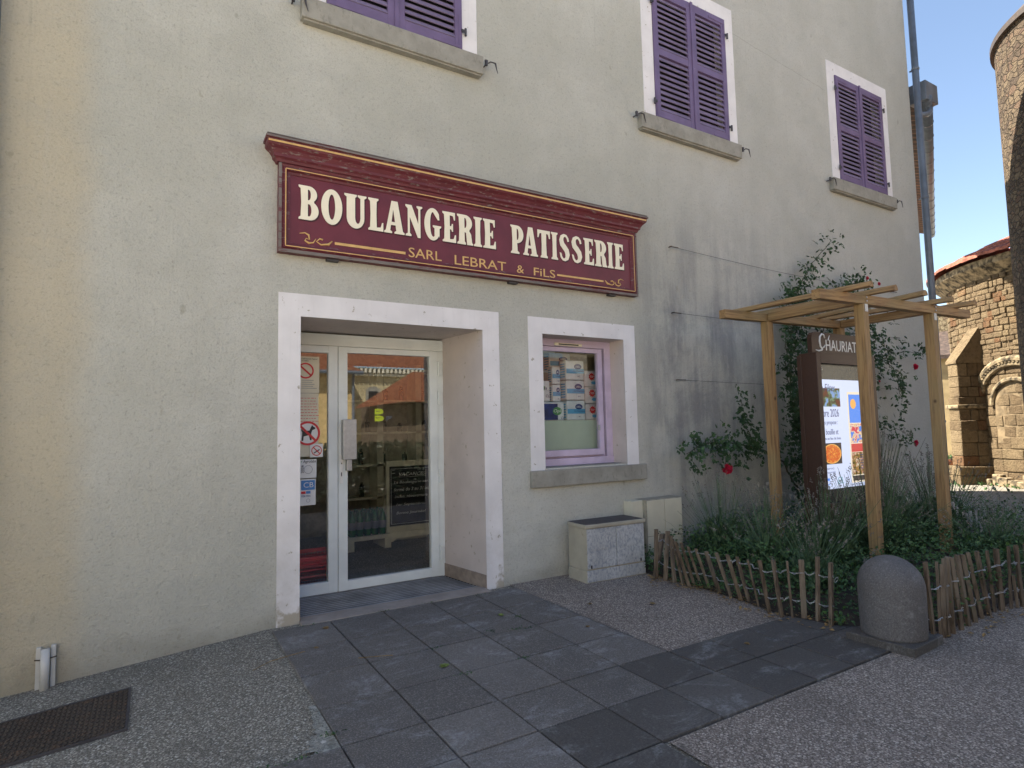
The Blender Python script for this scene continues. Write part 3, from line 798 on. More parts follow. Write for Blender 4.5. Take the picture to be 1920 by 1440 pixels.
# shutter windows
def shutter_window(x0, x1, z0, z1, sx0, sx1, ux0, ux1, mid, ztop):
    # dark casement behind
    q = MB(); q.quad((x0, .16, z0), (x1, .16, z0), (x1, .16, z1), (x0, .16, z1)); wn_ = q.obj('shuttered_window', M['black'], bak, recalc=False)
    q = MB()
    for (a, a2) in ((x0, x0), (x1, x1)): q.quad((a, 0, z0), (a, .16, z0), (a, .16, z1), (a, 0, z1))
    q.quad((x0, 0, z1), (x1, 0, z1), (x1, .16, z1), (x0, .16, z1)); q.obj('window_reveal', M['whitew'], wn_)
    q = MB(); q.box(ux0, x0, -.006, .004, z0, z1); q.box(x1, ux1, -.006, .004, z0, z1); q.box(ux0, ux1, -.006, .004, z1, ztop)
    q.obj('window_surround', M['whitew'], wn_)
    q = MB(); q.box(sx0, sx1, -.08, .17, 4.805, 4.985, bev=.007); q.box(sx0 + .02, sx1 - .02, -.06, .0, 4.79, 4.8055)
    q.obj('window_sill', M['sill'], wn_)
    for (a, c, side) in ((x0 + .004, mid - .004, 0), (mid + .004, x1 - .004, 1)):
        q = MB(); st = .075; y0, y1 = -.022, .018
        zb, zt = z0 - .035, z1 - .004
        rails = [(zb, zb + .12), (5.80, 5.88), (zt - .10, zt)]
        q.box(a, a + st, y0, y1, zb, zt, bev=.003); q.box(c - st, c, y0, y1, zb, zt, bev=.003)
        for (r0, r1) in rails: q.box(a + st, c - st, y0 + .001, y1 - .001, r0, r1, bev=.002)
        s_ = q.obj('shutter', M['purple'], wn_)
        q = MB()
        for (r0, r1) in ((rails[0][1], rails[1][0]), (rails[1][1], rails[2][0])):
            n_ = round((r1 - r0) / .066)
            for k in range(n_):
                zc = r0 + (k + .5) * (r1 - r0) / n_
                q.box(a + st - .003, c - st + .003, -.029, .029, -.005, .005, mat=Matrix.Translation((0, -.002, zc)) @ Matrix.Rotation(R(62 + random.uniform(-3, 3)), 4, 'X'))
        q.obj('louvre_slats', M['purple_slat'], wn_)
        # strap irons
        q = MB(); ox = a if side == 0 else c
        sg = 1 if side == 0 else -1
        for zz in (zb + .045, zt - .06):
            lo, hi = sorted((ox + sg * .02, ox + sg * .30)); q.box(lo, hi, -.027, -.0225, zz - .013, zz + .013, bev=.002)
        for (za, zc) in ((zb + .03, zb + .36), (zt - .36, zt - .04)):
            lo, hi = sorted((ox + sg * .012, ox + sg * .037)); q.box(lo, hi, -.0265, -.0222, za, zc, bev=.002)
        q.objs('strap_iron', M['purple'], wn_)
        for zz in (z0 + .17, z1 - .22):
            q = MB(); px_ = ox - sg * .032
            q.tube([(px_, -.03, zz - .035), (px_, -.03, zz + .035)], .012); q.box(*sorted((px_, ox + sg * .01)), -.034, -.026, zz - .008, zz + .02)
            q.obj('hinge', M['iron'], wn_)
    q = MB(); q.box(mid - .018, mid + .022, -.036, -.0225, z0 - .035, z1 + .005, bev=.004); q.obj('cover_strip', M['purple'], wn_)
    for hx, sg in ((sx0 - .045, -1), (sx1 + .06, 1)):
        q = MB(); q.tube([(hx - .02, .0, 4.93), (hx - .02, -.06, 4.93), (hx + .02, -.075, 4.955), (hx + .065, -.085, 4.95)], .007, 6)
        q.tube([(hx + .065, -.085, 4.95), (hx + .075, -.088, 4.90), (hx + .09, -.088, 4.85)], [.009, .006, .002], 6)
        q.box(hx - .032, hx - .008, -.07, -.05, 4.915, 4.97)
        q.obj('shutter_stop', M['iron'], wn_)
    return wn_
shutter_window(1.175, 2.44, 5.03, 6.65, .965, 2.63, 1.02, 2.60, 1.785, 6.84)
shutter_window(4.945, 6.226, 5.03, 6.65, 4.66, 6.37, 4.77, 6.39, 5.60, 6.84)
shutter_window(8.69, 10.0, 5.03, 6.65, 8.40, 10.14, 8.50, 10.17, 9.34, 6.84)

# drainpipes
def pipe(x, z0, z1, r, brs):
    q = MB(); q.tube([(x, -.09, z0), (x, -.09, z1)], r, 16); p = q.obj('drainpipe', M['zinc'], bak, smooth=True)
    for z in brs:
        q = MB(); q.lathe([(r + .006, z - .02), (r + .01, z - .01), (r + .01, z + .01), (r + .006, z + .02)], (x, -.09, 0), 16); q.box(x - .012, x + .012, -.05, .0, z - .01, z + .01)
        q.obj('pipe_clamp', M['zinc'], p)
pipe(11.03, 0, 9.2, .052, (1.4, 3.3, 5.15, 7.4))
pipe(-.935, 0, 9.2, .05, (1.3, 3.17, 5.4, 7.2))
# interior shell of the shop
b = MB()
b.quad((.9, .76, -.02), (7, .76, -.02), (7, 3.8, -.02), (.9, 3.8, -.02)); b.obj('shop_floor', M['shopfloor'], bak)
b = MB()
holed(b, 3.8, .5, 7, -.02, 2.7, 4.9, 6.5, 1.0, 2.0); b.quad((.5, .3, -.02), (.5, 3.8, -.02), (.5, 3.8, 2.7), (.5, .3, 2.7)); b.quad((7, .3, -.02), (7, 3.8, -.02), (7, 3.8, 2.7), (7, .3, 2.7))  # back wall repeats the added opening that lights the room
b.quad((.5, .76, 2.7), (7, .76, 2.7), (7, 3.8, 2.7), (.5, 3.8, 2.7)); b.quad((2.515, .762, -.02), (7, .762, -.02), (7, .762, .9), (2.515, .762, .9))
b.obj('shop_walls', M['shopwall'], bak)

# ================================================================== SHOP CONTENT
def basket(z, lab):
    t = thing('shopping_basket', lab, 'basket', (1.2, 1.05, z), 'red shopping baskets inside the door')
    q = MB()
    z0, z1 = z, z + .15
    for (xa, xb, ya, yb) in ((.93, 1.48, .84, .846), (.93, 1.48, 1.254, 1.26), (.93, .936, .846, 1.254), (1.474, 1.48, .846, 1.254)):
        q.box(xa, xb, ya, yb, z1 - .035, z1)
        q.box(xa, xb, ya, yb, z0, z0 + .03)
        if xb - xa > .1:
            k = xa
            while k < xb: q.box(k, k + .006, ya, yb, z0 + .03, z1 - .035); k += .014
            for zz in (.055, .08): q.box(xa, xb, ya + .001, yb - .001, z0 + zz, z0 + zz + .006)
        else:
            k = ya
            while k < yb: q.box(xa, xb, k, k + .006, z0 + .03, z1 - .035); k += .014
    q.box(.936, 1.474, .846, 1.254, z0, z0 + .004)
    q.obj('basket_body', M['basket'], t)
    q = MB(); q.tube([(.95, .835, z1 - .01), (1.46, .835, z1 - .01)], .006, 6); q.obj('handle', M['basket'], t)
basket(.0, 'bottom red plastic shopping basket of the stack inside the side glass')
basket(.055, 'second red plastic shopping basket up in the stack behind the side glass')
basket(.11, 'third red plastic shopping basket up in the stack behind the side glass')
basket(.165, 'top red plastic shopping basket of the stack behind the side glass')

# A-board
cb = thing('chalkboard_stand', 'cream framed pavement chalkboard announcing holidays, standing inside the glass door', 'chalkboard', (2.86, 2.5, 0))
b = MB(); Y = 2.48
b.box(2.53, 3.24, Y, Y + .03, .99, 1.06); b.box(2.53, 2.57, Y, Y + .03, .02, .99); b.box(3.20, 3.24, Y, Y + .03, .02, .99)
b.prism([(2.57, Y, .05), (2.62, Y, .05), (2.66, Y, .09), (3.11, Y, .09), (3.15, Y, .05), (3.20, Y, .05), (3.20, Y, .24), (2.57, Y, .24)], (0, .03, 0))
b.prism([(2.55, Y + .03, .99), (2.55, Y + .06, .99), (2.55, Y + .35, 0), (2.55, Y + .32, 0)], (.66, 0, 0))
b.obj('board_frame', M['boardframe'], cb)
MB().box(2.57, 3.20, Y + .004, Y + .025, .24, .99).obj('board_panel', M['chalk'], cb)
b = MB()
for (a, c_, d, e) in ((2.59, 3.18, .955, .96), (2.59, 3.18, .265, .27), (2.59, 2.595, .27, .955), (3.175, 3.18, .27, .955)): b.box(a, c_, Y + .001, Y + .004, d, e)
for px_ in (2.605, 3.125): b.box(px_, px_ + .04, Y + .001, Y + .004, .90, .905); b.box(px_, px_ + .04, Y + .001, Y + .004, .94, .945)
b.obj('chalk_border', M['chalkw'], cb)
for s_, a, c_, z in (('VACANCES', 2.70, 3.06, .865), ('La Boulangerie sera', 2.63, 3.12, .76), ('ferm\u00e9 du 3 au 31 ao\u00fbt', 2.63, 3.16, .675), ('inclus, r\u00e9ouverture le', 2.64, 3.14, .585), ('1er Septembre.', 2.66, 3.05, .48), ('Bonne Journ\u00e9e!', 2.66, 3.06, .375)):
    text_obj('chalk_writing', s_, a, c_, z, z + .042, Y + .003, M['chalkw'], cb, .001, shear=.25)
MB().box(2.70, 3.06, Y + .001, Y + .003, .85, .853).obj('chalk_underline', M['chalkw'], cb)
# shelving
sh = thing('shop_shelves', 'dim tall shelf unit of jars behind the chalkboard in the shop', 'shelves', (3.4, 3.6, 0))
b = MB()
for xx in (2.7, 3.28, 3.85): b.box(xx, xx + .09, 3.35, 3.7, 0, 2.4)
for zz in (.5, .95, 1.4, 1.85, 2.3): b.box(2.2, 4.2, 3.35, 3.7, zz, zz + .03)
b.obj('shelf_frame', M['boardframe'], sh)
random.seed(11)
LV_ = ('lowest', 'second', 'third', 'top')
ORD = ('first', 'second', 'third', 'fourth', 'fifth', 'sixth', 'seventh')
for k in range(28):
    zz = (.53, .98, 1.43, 1.88)[k % 4]; xx = 2.3 + .27 * (k // 4) + random.uniform(-.06, .06); q = MB(); h_ = random.uniform(.12, .22)
    q.lathe([(.035, 0), (.036, h_ * .75), (.02, h_ * .85), (.02, h_)], (xx, 3.42 + random.uniform(0, .1), zz), 10)
    tag(recenter(q.obj('jar', M['shelfjar'], None, True)), 'dark jar, %s from the left on the %s shelf inside the shop' % (ORD[k // 4], LV_[k % 4]), 'jar', 'jars on the shop shelves')
# pallet of green bottles
pl = MB(); pl.box(2.02, 2.56, 2.4, 2.85, .12, .17); pl.box(2.02, 2.1, 2.4, 2.85, .0, .12); pl.box(2.48, 2.56, 2.4, 2.85, .0, .12)
tag(recenter(pl.obj('low_display_stand', M['boardframe'])), 'low cream stand carrying green bottles inside the shop', 'stand')
def gbottle(x, y, lab):
    t = thing('water_bottle', lab, 'bottle', (x, y, .172), 'green bottles on the low stand')
    q = MB(); q.lathe([(.038, .172), (.042, .20), (.042, .36), (.03, .42), (.013, .46), (.013, .48)], (x, y, 0), 12); q.obj('bottle_body', M['botgreen'], t, True)
    q = MB(); q.lathe([(.0425, .25), (.043, .34)], (x, y, 0), 12); q.obj('bottle_label', M['greyp'], t)
    return t
for i in range(5):
    for j in range(3): gbottle(2.09 + i * .095, 2.46 + j * .1, 'green water bottle, %s from the left in the %s row of the low stand' % (ORD[i], ('front', 'middle', 'back')[j]))

# paper packs in the window
b = MB(); b.box(3.35, 4.32, .34, .75, 1.49, 1.515); tag(recenter(b.obj('display_shelf', M['boardframe'])), 'shelf behind the small window carrying the paper packs', 'shelf')
b = MB(); b.box(3.34, 4.32, .325, .335, 1.16, 1.512); tag(recenter(b.obj('privacy_panel', M['film'])), 'pale green panel behind the lower half of the small window', 'panel')
def pack(x0, x1, y0, y1, z0, z1, kind, lab, rolls=(3, 3)):
    t = thing('paper_pack', lab, 'paper pack', ((x0 + x1) / 2, (y0 + y1) / 2, z0), 'toilet paper packs in the window')
    q = MB(); nx, nz = rolls
    # bulging film over the rolls
    for i in range(nx):
        for k in range(nz):
            xa = x0 + (x1 - x0) * i / nx; xb = x0 + (x1 - x0) * (i + 1) / nx; za = z0 + (z1 - z0) * k / nz; zb = z0 + (z1 - z0) * (k + 1) / nz
            q.box(xa, xb, y0 + random.uniform(0, .003), y1, za, zb, bev=.012)
    q.box(x0 + .004, x1 - .004, y0 + .004, y1, z0 + .004, z1 - .004)
    q.obj('wrapped_rolls', M['packpink'] if kind == 'top' else M['pack'], t)
    w_, h_ = x1 - x0, z1 - z0; f = y0 - .003
    if kind == 'blue':
        q = MB(); q.box(x0 + w_ * .03, x1 - .003, f, f + .002, z0 + h_ * .33, z0 + h_ * .57); q.obj('blue_band', M['lblue'], t)
        contours_obj('brand_oval', [disc(x0 + w_ * .64, z0 + h_ * .68, w_ * .2, 24, h_ * .14)], f - .002, M['navy'], t, .001)
        text_obj('brand_lettering', 'LABELL', x0 + w_ * .5, x0 + w_ * .78, z0 + h_ * .63, z0 + h_ * .73, f - .004, M['paper'], t, .001)
        text_obj('product_lettering', 'La Classique', x0 + w_ * .4, x1 - .006, z0 + h_ * .40, z0 + h_ * .50, f - .002, M['navy'], t, .001)
        text_obj('pack_detail', '4+2', x0 + w_ * .62, x0 + w_ * .75, z0 + h_ * .14, z0 + h_ * .22, f, M['navy'], t, .001)
        q = MB()
        for k in range(6): q.box(x0 - .003, x0 - .001, y0 + .02, y1 - .02, z0 + h_ * (.12 + .13 * k), z0 + h_ * (.19 + .13 * k))
        q.obj('side_print', M['lblue'], t)
    elif kind == 'top':
        st = []
        for k in range(20):
            a = 2 * math.pi * k / 20; r_ = w_ * (.26 if k % 2 else .19); st.append((x0 + w_ * .55 + r_ * math.cos(a), z0 + h_ * .62 + r_ * math.sin(a)))
        contours_obj('red_star', [st], f, M['red'], t, .001)
        text_obj('star_lettering', 'TOP', x0 + w_ * .40, x0 + w_ * .70, z0 + h_ * .56, z0 + h_ * .68, f - .0025, M['paper'], t, .001)
        contours_obj('blue_cloud', [disc(x0 + w_ * .72, z0 + h_ * .24, w_ * .22, 14, h_ * .1)], f, M['lblue'], t, .001)
        text_obj('product_lettering', 'Papier toilette', x0 + w_ * .3, x1 - .01, z0 + h_ * .88, z0 + h_ * .95, f, M['greyp'], t, .001)
    elif kind == 'navy':
        q = MB(); q.box(x0, x0 + w_ * .78, f, f + .002, z0 + .006, z1 - .02); q.obj('navy_panel', M['navyg'], t)
        contours_obj('green_roundel', [disc(x0 + w_ * .76, z0 + h_ * .5, w_ * .15, 20, h_ * .22)], f - .002, M['green'], t, .001)
        text_obj('brand_lettering', 'Opla', x0 + w_ * .64, x0 + w_ * .93, z0 + h_ * .38, z0 + h_ * .6, f - .004, M['paper'], t, .001, shear=.2)
        text_obj('product_lettering', 'CL', x1 - w_ * .12, x1 - .004, z0 + h_ * .06, z0 + h_ * .2, f, M['navy'], t, .001)
    elif kind == 'white':
        contours_obj('green_roundel', [disc(x0 + w_ * .55, z0 + h_ * .64, w_ * .2, 20, h_ * .16)], f, M['green'], t, .001)
        text_obj('brand_lettering', 'Opla', x0 + w_ * .42, x0 + w_ * .84, z0 + h_ * .52, z0 + h_ * .72, f - .002, M['navy'], t, .001, shear=.2)
        text_obj('product_lettering', 'CL', x1 - w_ * .22, x1 - .01, z0 + h_ * .2, z0 + h_ * .33, f, M['navy'], t, .001)
    return t
for i, l_ in enumerate(('bottom', 'middle', 'top')):
    z = 1.516 + i * .222
    pack(3.86, 4.11, .42, .54, z, z + .216, 'blue', l_ + ' pack of the front white stack with a light blue band', (2, 2))
pack(3.77, 4.06, .60, .72, 2.06, 2.275, 'blue', 'blue banded paper pack furthest back, peeking above the front stack', (3, 2))
pack(3.77, 4.06, .60, .72, 1.516, 2.055, 'plain', 'tall white paper pack behind the front blue banded stack', (3, 4))
for j, (xa, w_) in enumerate(((3.70, 'outer'), (3.765, 'inner'))):
    for i, (za, l_) in enumerate(((1.72, 'lower'), (1.915, 'upper'))):
        if j == 0: pack(3.725, 3.835, .49, .585, za, za + .19, 'blue', l_ + ' small blue printed pack left of the front stack', (2, 2))
for i, l_ in enumerate(('bottom', 'middle', 'top')):
    z = 1.516 + i * .187
    pack(4.13, 4.31, .44, .56, z, z + .182, 'top', l_ + ' pinkish pack with a red star right of the blue banded stack', (2, 2))
pack(3.42, 3.82, .415, .48, 1.516, 1.715, 'navy', 'dark blue pack with a green roundel at the lower left of the window', (4, 2))
pack(3.40, 3.655, .44, .54, 1.72, 1.945, 'white', 'white pack with a green roundel on top of the dark blue pack', (2, 2))

# ================================================================== SHOP SIGN
sg = thing('bakery_sign', 'maroon wooden shop sign reading BOULANGERIE PATISSERIE above the door', 'shop sign', (2.65, 0, 2.84))
SX0, SX1, SZ0, SZ1 = .80, 4.505, 2.845, 3.56
MB().box(SX0 + .05, SX1 - .05, -.045, -.001, SZ0 + .05, SZ1 - .02).obj('sign_panel', M['maroon'], sg)
def frame_bar(a, c_, inner, horiz, z=None):
    pass
prof = [(0, 0), (0, -.062), (.014, -.068), (.03, -.062), (.042, -.076), (.056, -.076), (.066, -.056), (.085, -.052), (.085, 0)]   # (in, y)
def sweep_frame():
    q = MB(); corners = [(SX0, SZ0, 1, 1), (SX1, SZ0, -1, 1), (SX1, SZ1, -1, -1), (SX0, SZ1, 1, -1)]
    rings = [[q.bm.verts.new((x + sx * d, yy, z + sz * d)) for d, yy in prof] for x, z, sx, sz in corners]
    for k in range(4):
        A_, B_ = rings[k], rings[(k + 1) % 4]
        for j in range(len(prof) - 1): q.bm.faces.new([A_[j], A_[j + 1], B_[j + 1], B_[j]])
    return q.obj('sign_frame', M['maroonw'], sg)
sweep_frame()
b = MB()
b.box(SX0 + .001, SX1 - .001, -.0735, -.0625, SZ0 - .001, SZ0 + .024); b.box(SX0 - .001, SX0 + .020, -.0735, -.0625, SZ0 + .025, SZ1 - .01); b.box(SX1 - .016, SX1 + .001, -.0735, -.0625, SZ0 + .025, SZ1 - .01)
b.objs('worn_edge', M['bareedge'], sg)
b = MB(); d = .049
for (a, c_, e, f_) in ((SX0 + d, SX1 - d, SZ0 + d - .0035, SZ0 + d + .0035), (SX0 + d, SX1 - d, SZ1 - d - .0035, SZ1 - d + .0035), (SX0 + d - .0035, SX0 + d + .0035, SZ0 + d + .004, SZ1 - d - .004), (SX1 - d - .0035, SX1 - d + .0035, SZ0 + d + .004, SZ1 - d - .004)):
    b.box(a, c_, -.078, -.0755, e, f_)
b.objs('gold_line', M['gold'], sg)
# cornice, returned at both ends
cp = [(0, 3.555), (-.075, 3.555), (-.082, 3.575), (-.098, 3.59), (-.10, 3.61), (-.118, 3.64), (-.14, 3.66), (-.145, 3.672), (-.145, 3.70), (-.155, 3.704), (-.155, 3.722), (0, 3.728)]
b = MB()
def crn(x, s_):
    return [b.bm.verts.new((x + s_ * (max(0, -yy - .075)) * 1.15, yy, zz)) for yy, zz in cp]
A_, B_ = crn(.785, -1), crn(4.52, 1)
for j in range(len(cp) - 1): b.bm.faces.new([A_[j], A_[j + 1], B_[j + 1], B_[j]])
# returns to the wall
A0 = [b.bm.verts.new((v.co.x, -.0, v.co.z)) for v in A_]; B0 = [b.bm.verts.new((v.co.x, -.0, v.co.z)) for v in B_]
for j in range(1, len(cp) - 1):
    b.bm.faces.new([A_[j], A_[j + 1], A0[j + 1], A0[j]]) if (A_[j].co - A0[j].co).length > 1e-5 else None
    b.bm.faces.new([B_[j], B_[j + 1], B0[j + 1], B0[j]]) if (B_[j].co - B0[j].co).length > 1e-5 and j < len(cp) - 2 else None
b.obj('cornice', M['maroonw'], sg)
b = MB(); b.box(.695, 4.61, -.161, -.1555, 3.706, 3.722); b.box(.70, 4.60, -.158, -.002, 3.7285, 3.735); b.obj('weathered_top_edge', M['bareedge'], sg)
b = MB(); b.box(.71, 4.59, -.149, -.1455, 3.676, 3.69); b.objs('gold_line', M['gold'], sg)
for xx in (1.22, 2.93, 4.16):
    MB().box(xx - .05, xx + .05, -.05, -.002, SZ0 - .022, SZ0 - .0015, bev=.004).obj('bracket', M['iron'], sg)

# letters ---------------------------------------------------------------
def arc(cx_, cy_, rx, ry_, a0, a1, n=14):
    return [(cx_ + rx * math.cos(R(a0 + (a1 - a0) * i / n)), cy_ + ry_ * math.sin(R(a0 + (a1 - a0) * i / n))) for i in range(n + 1)]
def stem(x0, x1):      # flared serif stem outline pieces
    return None
G = {}
G['I'] = [[(0, 0), (1, 0), (1, .05), (.82, .10), (.78, .5), (.82, .90), (1, .95), (1, 1), (0, 1), (0, .95), (.18, .90), (.22, .5), (.18, .10), (0, .05)]]
G['L'] = [[(0, 0), (1, 0), (1, .27), (.92, .27), (.82, .12), (.56, .10), (.54, .5), (.56, .9), (.68, .95), (.68, 1), (0, 1), (0, .95), (.12, .9), (.15, .5), (.12, .1), (0, .05)]]
G['E'] = [[(0, 0), (1, 0), (1, .26), (.92, .26), (.82, .12), (.54, .10), (.54, .44), (.66, .42), (.70, .36), (.78, .36), (.78, .62), (.70, .62), (.66, .55), (.54, .53), (.54, .90), (.78, .88), (.86, .75), (.94, .75), (.94, 1), (0, 1), (0, .95), (.12, .9), (.15, .5), (.12, .1), (0, .05)]]
G['T'] = [[(.22, 0), (.78, 0), (.78, .05), (.70, .1), (.68, .5), (.69, .89), (.84, .87), (.92, .72), (1, .72), (1, 1), (0, 1), (0, .72), (.08, .72), (.16, .87), (.31, .89), (.32, .5), (.30, .1), (.22, .05)]]
G['B'] = [[(0, 0)] + arc(.55, .28, .45, .28, -90, 60) + arc(.50, .76, .42, .24, -50, 90) + [(0, 1), (0, .95), (.1, .9), (.13, .5), (.1, .1), (0, .05)],
          (arc(.52, .29, .12, .18, -90, 90, 8) + [(.46, .47), (.46, .11)])[::-1], (arc(.50, .74, .11, .155, -90, 90, 8) + [(.46, .895), (.46, .585)])[::-1]]
G['P'] = [[(0, 0), (.66, 0), (.66, .05), (.52, .10), (.50, .38)] + arc(.52, .69, .48, .31, -88, 90) + [(0, 1), (0, .95), (.1, .9), (.13, .5), (.1, .1), (0, .05)],
          (arc(.52, .69, .11, .2, -90, 90, 8) + [(.48, .89), (.48, .49)])[::-1]]
G['R'] = [[(0, 0), (.54, 0), (.54, .05), (.47, .10), (.46, .42), (.56, .40), (.62, .0), (1, 0), (1, .05), (.94, .08), (.88, .36), (.76, .47)] + arc(.50, .73, .45, .27, -50, 90) + [(0, 1), (0, .95), (.1, .9), (.13, .5), (.1, .1), (0, .05)],
          (arc(.50, .73, .10, .17, -90, 90, 8) + [(.46, .90), (.46, .56)])[::-1]]
G['O'] = [arc(.5, .5, .5, .53, 0, 350, 30), arc(.5, .5, .16, .38, 0, 350, 24)[::-1]]
G['U'] = [[(0, 1), (0, .95), (.1, .9), (.1, .32)] + arc(.50, .30, .40, .33, 180, 360) + [(.90, .9), (1, .95), (1, 1), (.60, 1), (.60, .95), (.72, .9), (.72, .32)] + arc(.60, .30, .12, .18, 0, -180, 8) + [(.48, .9), (.60 - .04, .95), (.56, 1)]]
G['A'] = [[(0, 0), (.38, 0), (.38, .05), (.29, .09), (.33, .26), (.56, .26), (.59, .09), (.5, .05), (.5, 0), (1, 0), (1, .05), (.92, .09), (.66, 1.02), (.36, 1.02), (.08, .09), (0, .05)], [(.36, .36), (.44, .76), (.53, .36)][::-1]]
G['N'] = [[(0, 0), (.34, 0), (.34, .05), (.25, .1), (.25, .62), (.72, -.02), (.88, -.02), (.88, .9), (1, .95), (1, 1), (.66, 1), (.66, .95), (.76, .9), (.76, .42), (.36, 1), (0, 1), (0, .95), (.13, .88), (.13, .1), (0, .05)]]
G['G'] = [arc(.5, .5, .5, .53, 42, 318, 26) + [(.90, .10), (.90, .38), (1, .42), (1, .47), (.50, .47), (.50, .42), (.60, .38), (.60, .12)] + arc(.5, .5, .17, .40, 290, 60, 20)[0:0] + [(.52, .09)] + arc(.5, .5, .16, .40, 268, 60, 18) + [(.80, .66), (.90, .66)]]
def S_shape():
    pts = []
    cl = [(.86, .74), (.80, .86), (.66, .945), (.48, .955), (.30, .89), (.23, .76), (.30, .62), (.50, .51), (.70, .39), (.77, .25), (.70, .11), (.52, .045), (.34, .055), (.20, .14), (.14, .27)]
    th = [.07, .08, .08, .10, .15, .19, .20, .20, .20, .19, .15, .10, .08, .08, .07]
    L_, R_ = [], []
    for i, (x, y) in enumerate(cl):
        a = cl[max(0, i - 1)]; c_ = cl[min(len(cl) - 1, i + 1)]; dx, dy = c_[0] - a[0], (c_[1] - a[1]) * 1.8; l_ = math.hypot(dx, dy); nx, ny = -dy / l_, dx / l_
        L_.append((x + nx * th[i], y + ny * th[i] / 1.8)); R_.append((x - nx * th[i], y - ny * th[i] / 1.8))
    return [L_ + [(.06, .30), (.06, .0), (.12, .0)][0:1] + R_[::-1]]
G['S'] = S_shape()
def word(s_, xs_, z0, z1, y, mat, name):
    for ch, (a, c_) in zip(s_, xs_):
        for (dx, dz, yy, mm, nm, e) in ((.010, -.010, y, M['lettershadow'], 'letter_shading', .001), (0, 0, y - .0025, mat, name, .003)):
            cs = [[(a + dx + u * (c_ - a), z0 + dz + v * (z1 - z0)) for u, v in ct] for ct in G[ch]]
            contours_obj(nm, cs, yy, mm, sg, e)
word('BOULANGERIE', [(.95, 1.105), (1.125, 1.295), (1.312, 1.497), (1.512, 1.642), (1.65, 1.832), (1.842, 1.998), (2.017, 2.178), (2.192, 2.325), (2.338, 2.498), (2.508, 2.592), (2.606, 2.74)], 3.13, 3.408, -.047, M['creamletter'], 'sign_letter')
word('PATISSERIE', [(2.905, 3.05), (3.045, 3.215), (3.215, 3.365), (3.378, 3.458), (3.472, 3.61), (3.625, 3.77), (3.787, 3.918), (3.932, 4.095), (4.105, 4.183), (4.198, 4.33)], 3.12, 3.398, -.047, M['creamletter'], 'sign_letter')
text_obj('sign_lettering', 'SARL', 1.87, 2.18, 2.945, 3.03, -.046, M['gold'], sg, .002)
text_obj('sign_lettering', 'LEBRAT', 2.31, 2.85, 2.935, 3.02, -.046, M['gold'], sg, .002)
text_obj('sign_lettering', '&', 2.97, 3.05, 2.935, 3.01, -.046, M['gold'], sg, .002)
text_obj('sign_lettering', 'FiLS', 3.165, 3.42, 2.93, 3.01, -.046, M['gold'], sg, .002)
b = MB(); b.box(1.235, 1.84, -.049, -.0455, 2.962, 2.983); b.box(3.445, 4.04, -.049, -.0455, 2.958, 2.976); b.objs('gold_rule', M['gold'], sg)
def scroll(x, z, s_, kx=1.0):
    q = MB()
    def P(l_): return [(x + s_ * a * kx, -.047, z + c_) for a, c_ in l_]
    q.tube(P([(-.0, .012), (-.03, -.02), (-.09, -.03), (-.125, -.008), (-.10, .018), (-.075, .012)]), [.004, .011, .006, .004, .006, .008], 6)
    q.tube(P([(-.13, .012), (-.15, -.022), (-.185, -.03), (-.215, -.012), (-.205, .006), (-.18, .0), (-.185, .035), (-.215, .05), (-.255, .04)]), [.003, .006, .009, .005, .004, .006, .008, .005, .003], 6)
    q.obj('gold_scroll', M['gold'], sg, True)
scroll(1.215, 2.975, 1); scroll(4.065, 2.967, -1)

# ================================================================== WALL-SIDE THINGS
# trellis wires
for i, (a, c_, lab) in enumerate((((5.07, -.035, 3.49), (9.9, -.035, 3.45), 'uppermost thin trellis wire on the stained wall, starting below the middle shutters'), ((5.07, -.035, 2.72), (9.9, -.035, 2.72), 'middle thin trellis wire on the wall level with the pergola roof'), ((5.10, -.035, 1.95), (9.9, -.035, 1.92), 'lowest thin trellis wire on the wall, passing behind the display panel'))):
    t = thing('trellis_wire', lab, 'wire', a, 'trellis wires on the wall')
    n_ = 16; pts = []
    for k in range(n_ + 1):
        u = k / n_; sag = -.05 * math.sin(u * math.pi) if i == 0 else -.015 * math.sin(u * math.pi)
        pts.append((a[0] + (c_[0] - a[0]) * u, a[1], a[2] + (c_[2] - a[2]) * u + sag))
    MB().tube(pts, .0022, 5).obj('wire', M['iron'], t)
    for e in (a, c_):
        q = MB(); q.tube([(e[0], 0, e[2]), (e[0], -.05, e[2])], .006, 6); q.tube([(e[0] - .015, -.035, e[2]), (e[0] + .12, -.035, e[2])], .006, 6); q.obj('eye_bolt', M['rust'], t)
# cable guard at the far left
t = thing('cable_guard', 'short white plastic pipe clipped to the wall foot beside the manhole cover', 'pipe', (-.55, -.05, -.12))
b = MB(); b.tube([(-.55, -.055, -.13), (-.55, -.055, .135)], .024, 14); b.obj('pipe', M['conduit'], t, True)
b = MB(); b.box(-.60, -.575, -.03, -.001, -.12, .14, bev=.003); b.box(-.525, -.50, -.03, -.001, -.12, .145, bev=.003); b.objs('side_strip', M['conduit'], t)
b = MB(); b.tube([(-.605, -.032, .07), (-.575, -.05, .07)], .004, 6); b.tube([(-.495, -.032, .075), (-.525, -.05, .075)], .004, 6); b.objs('clip', M['rust'], t)
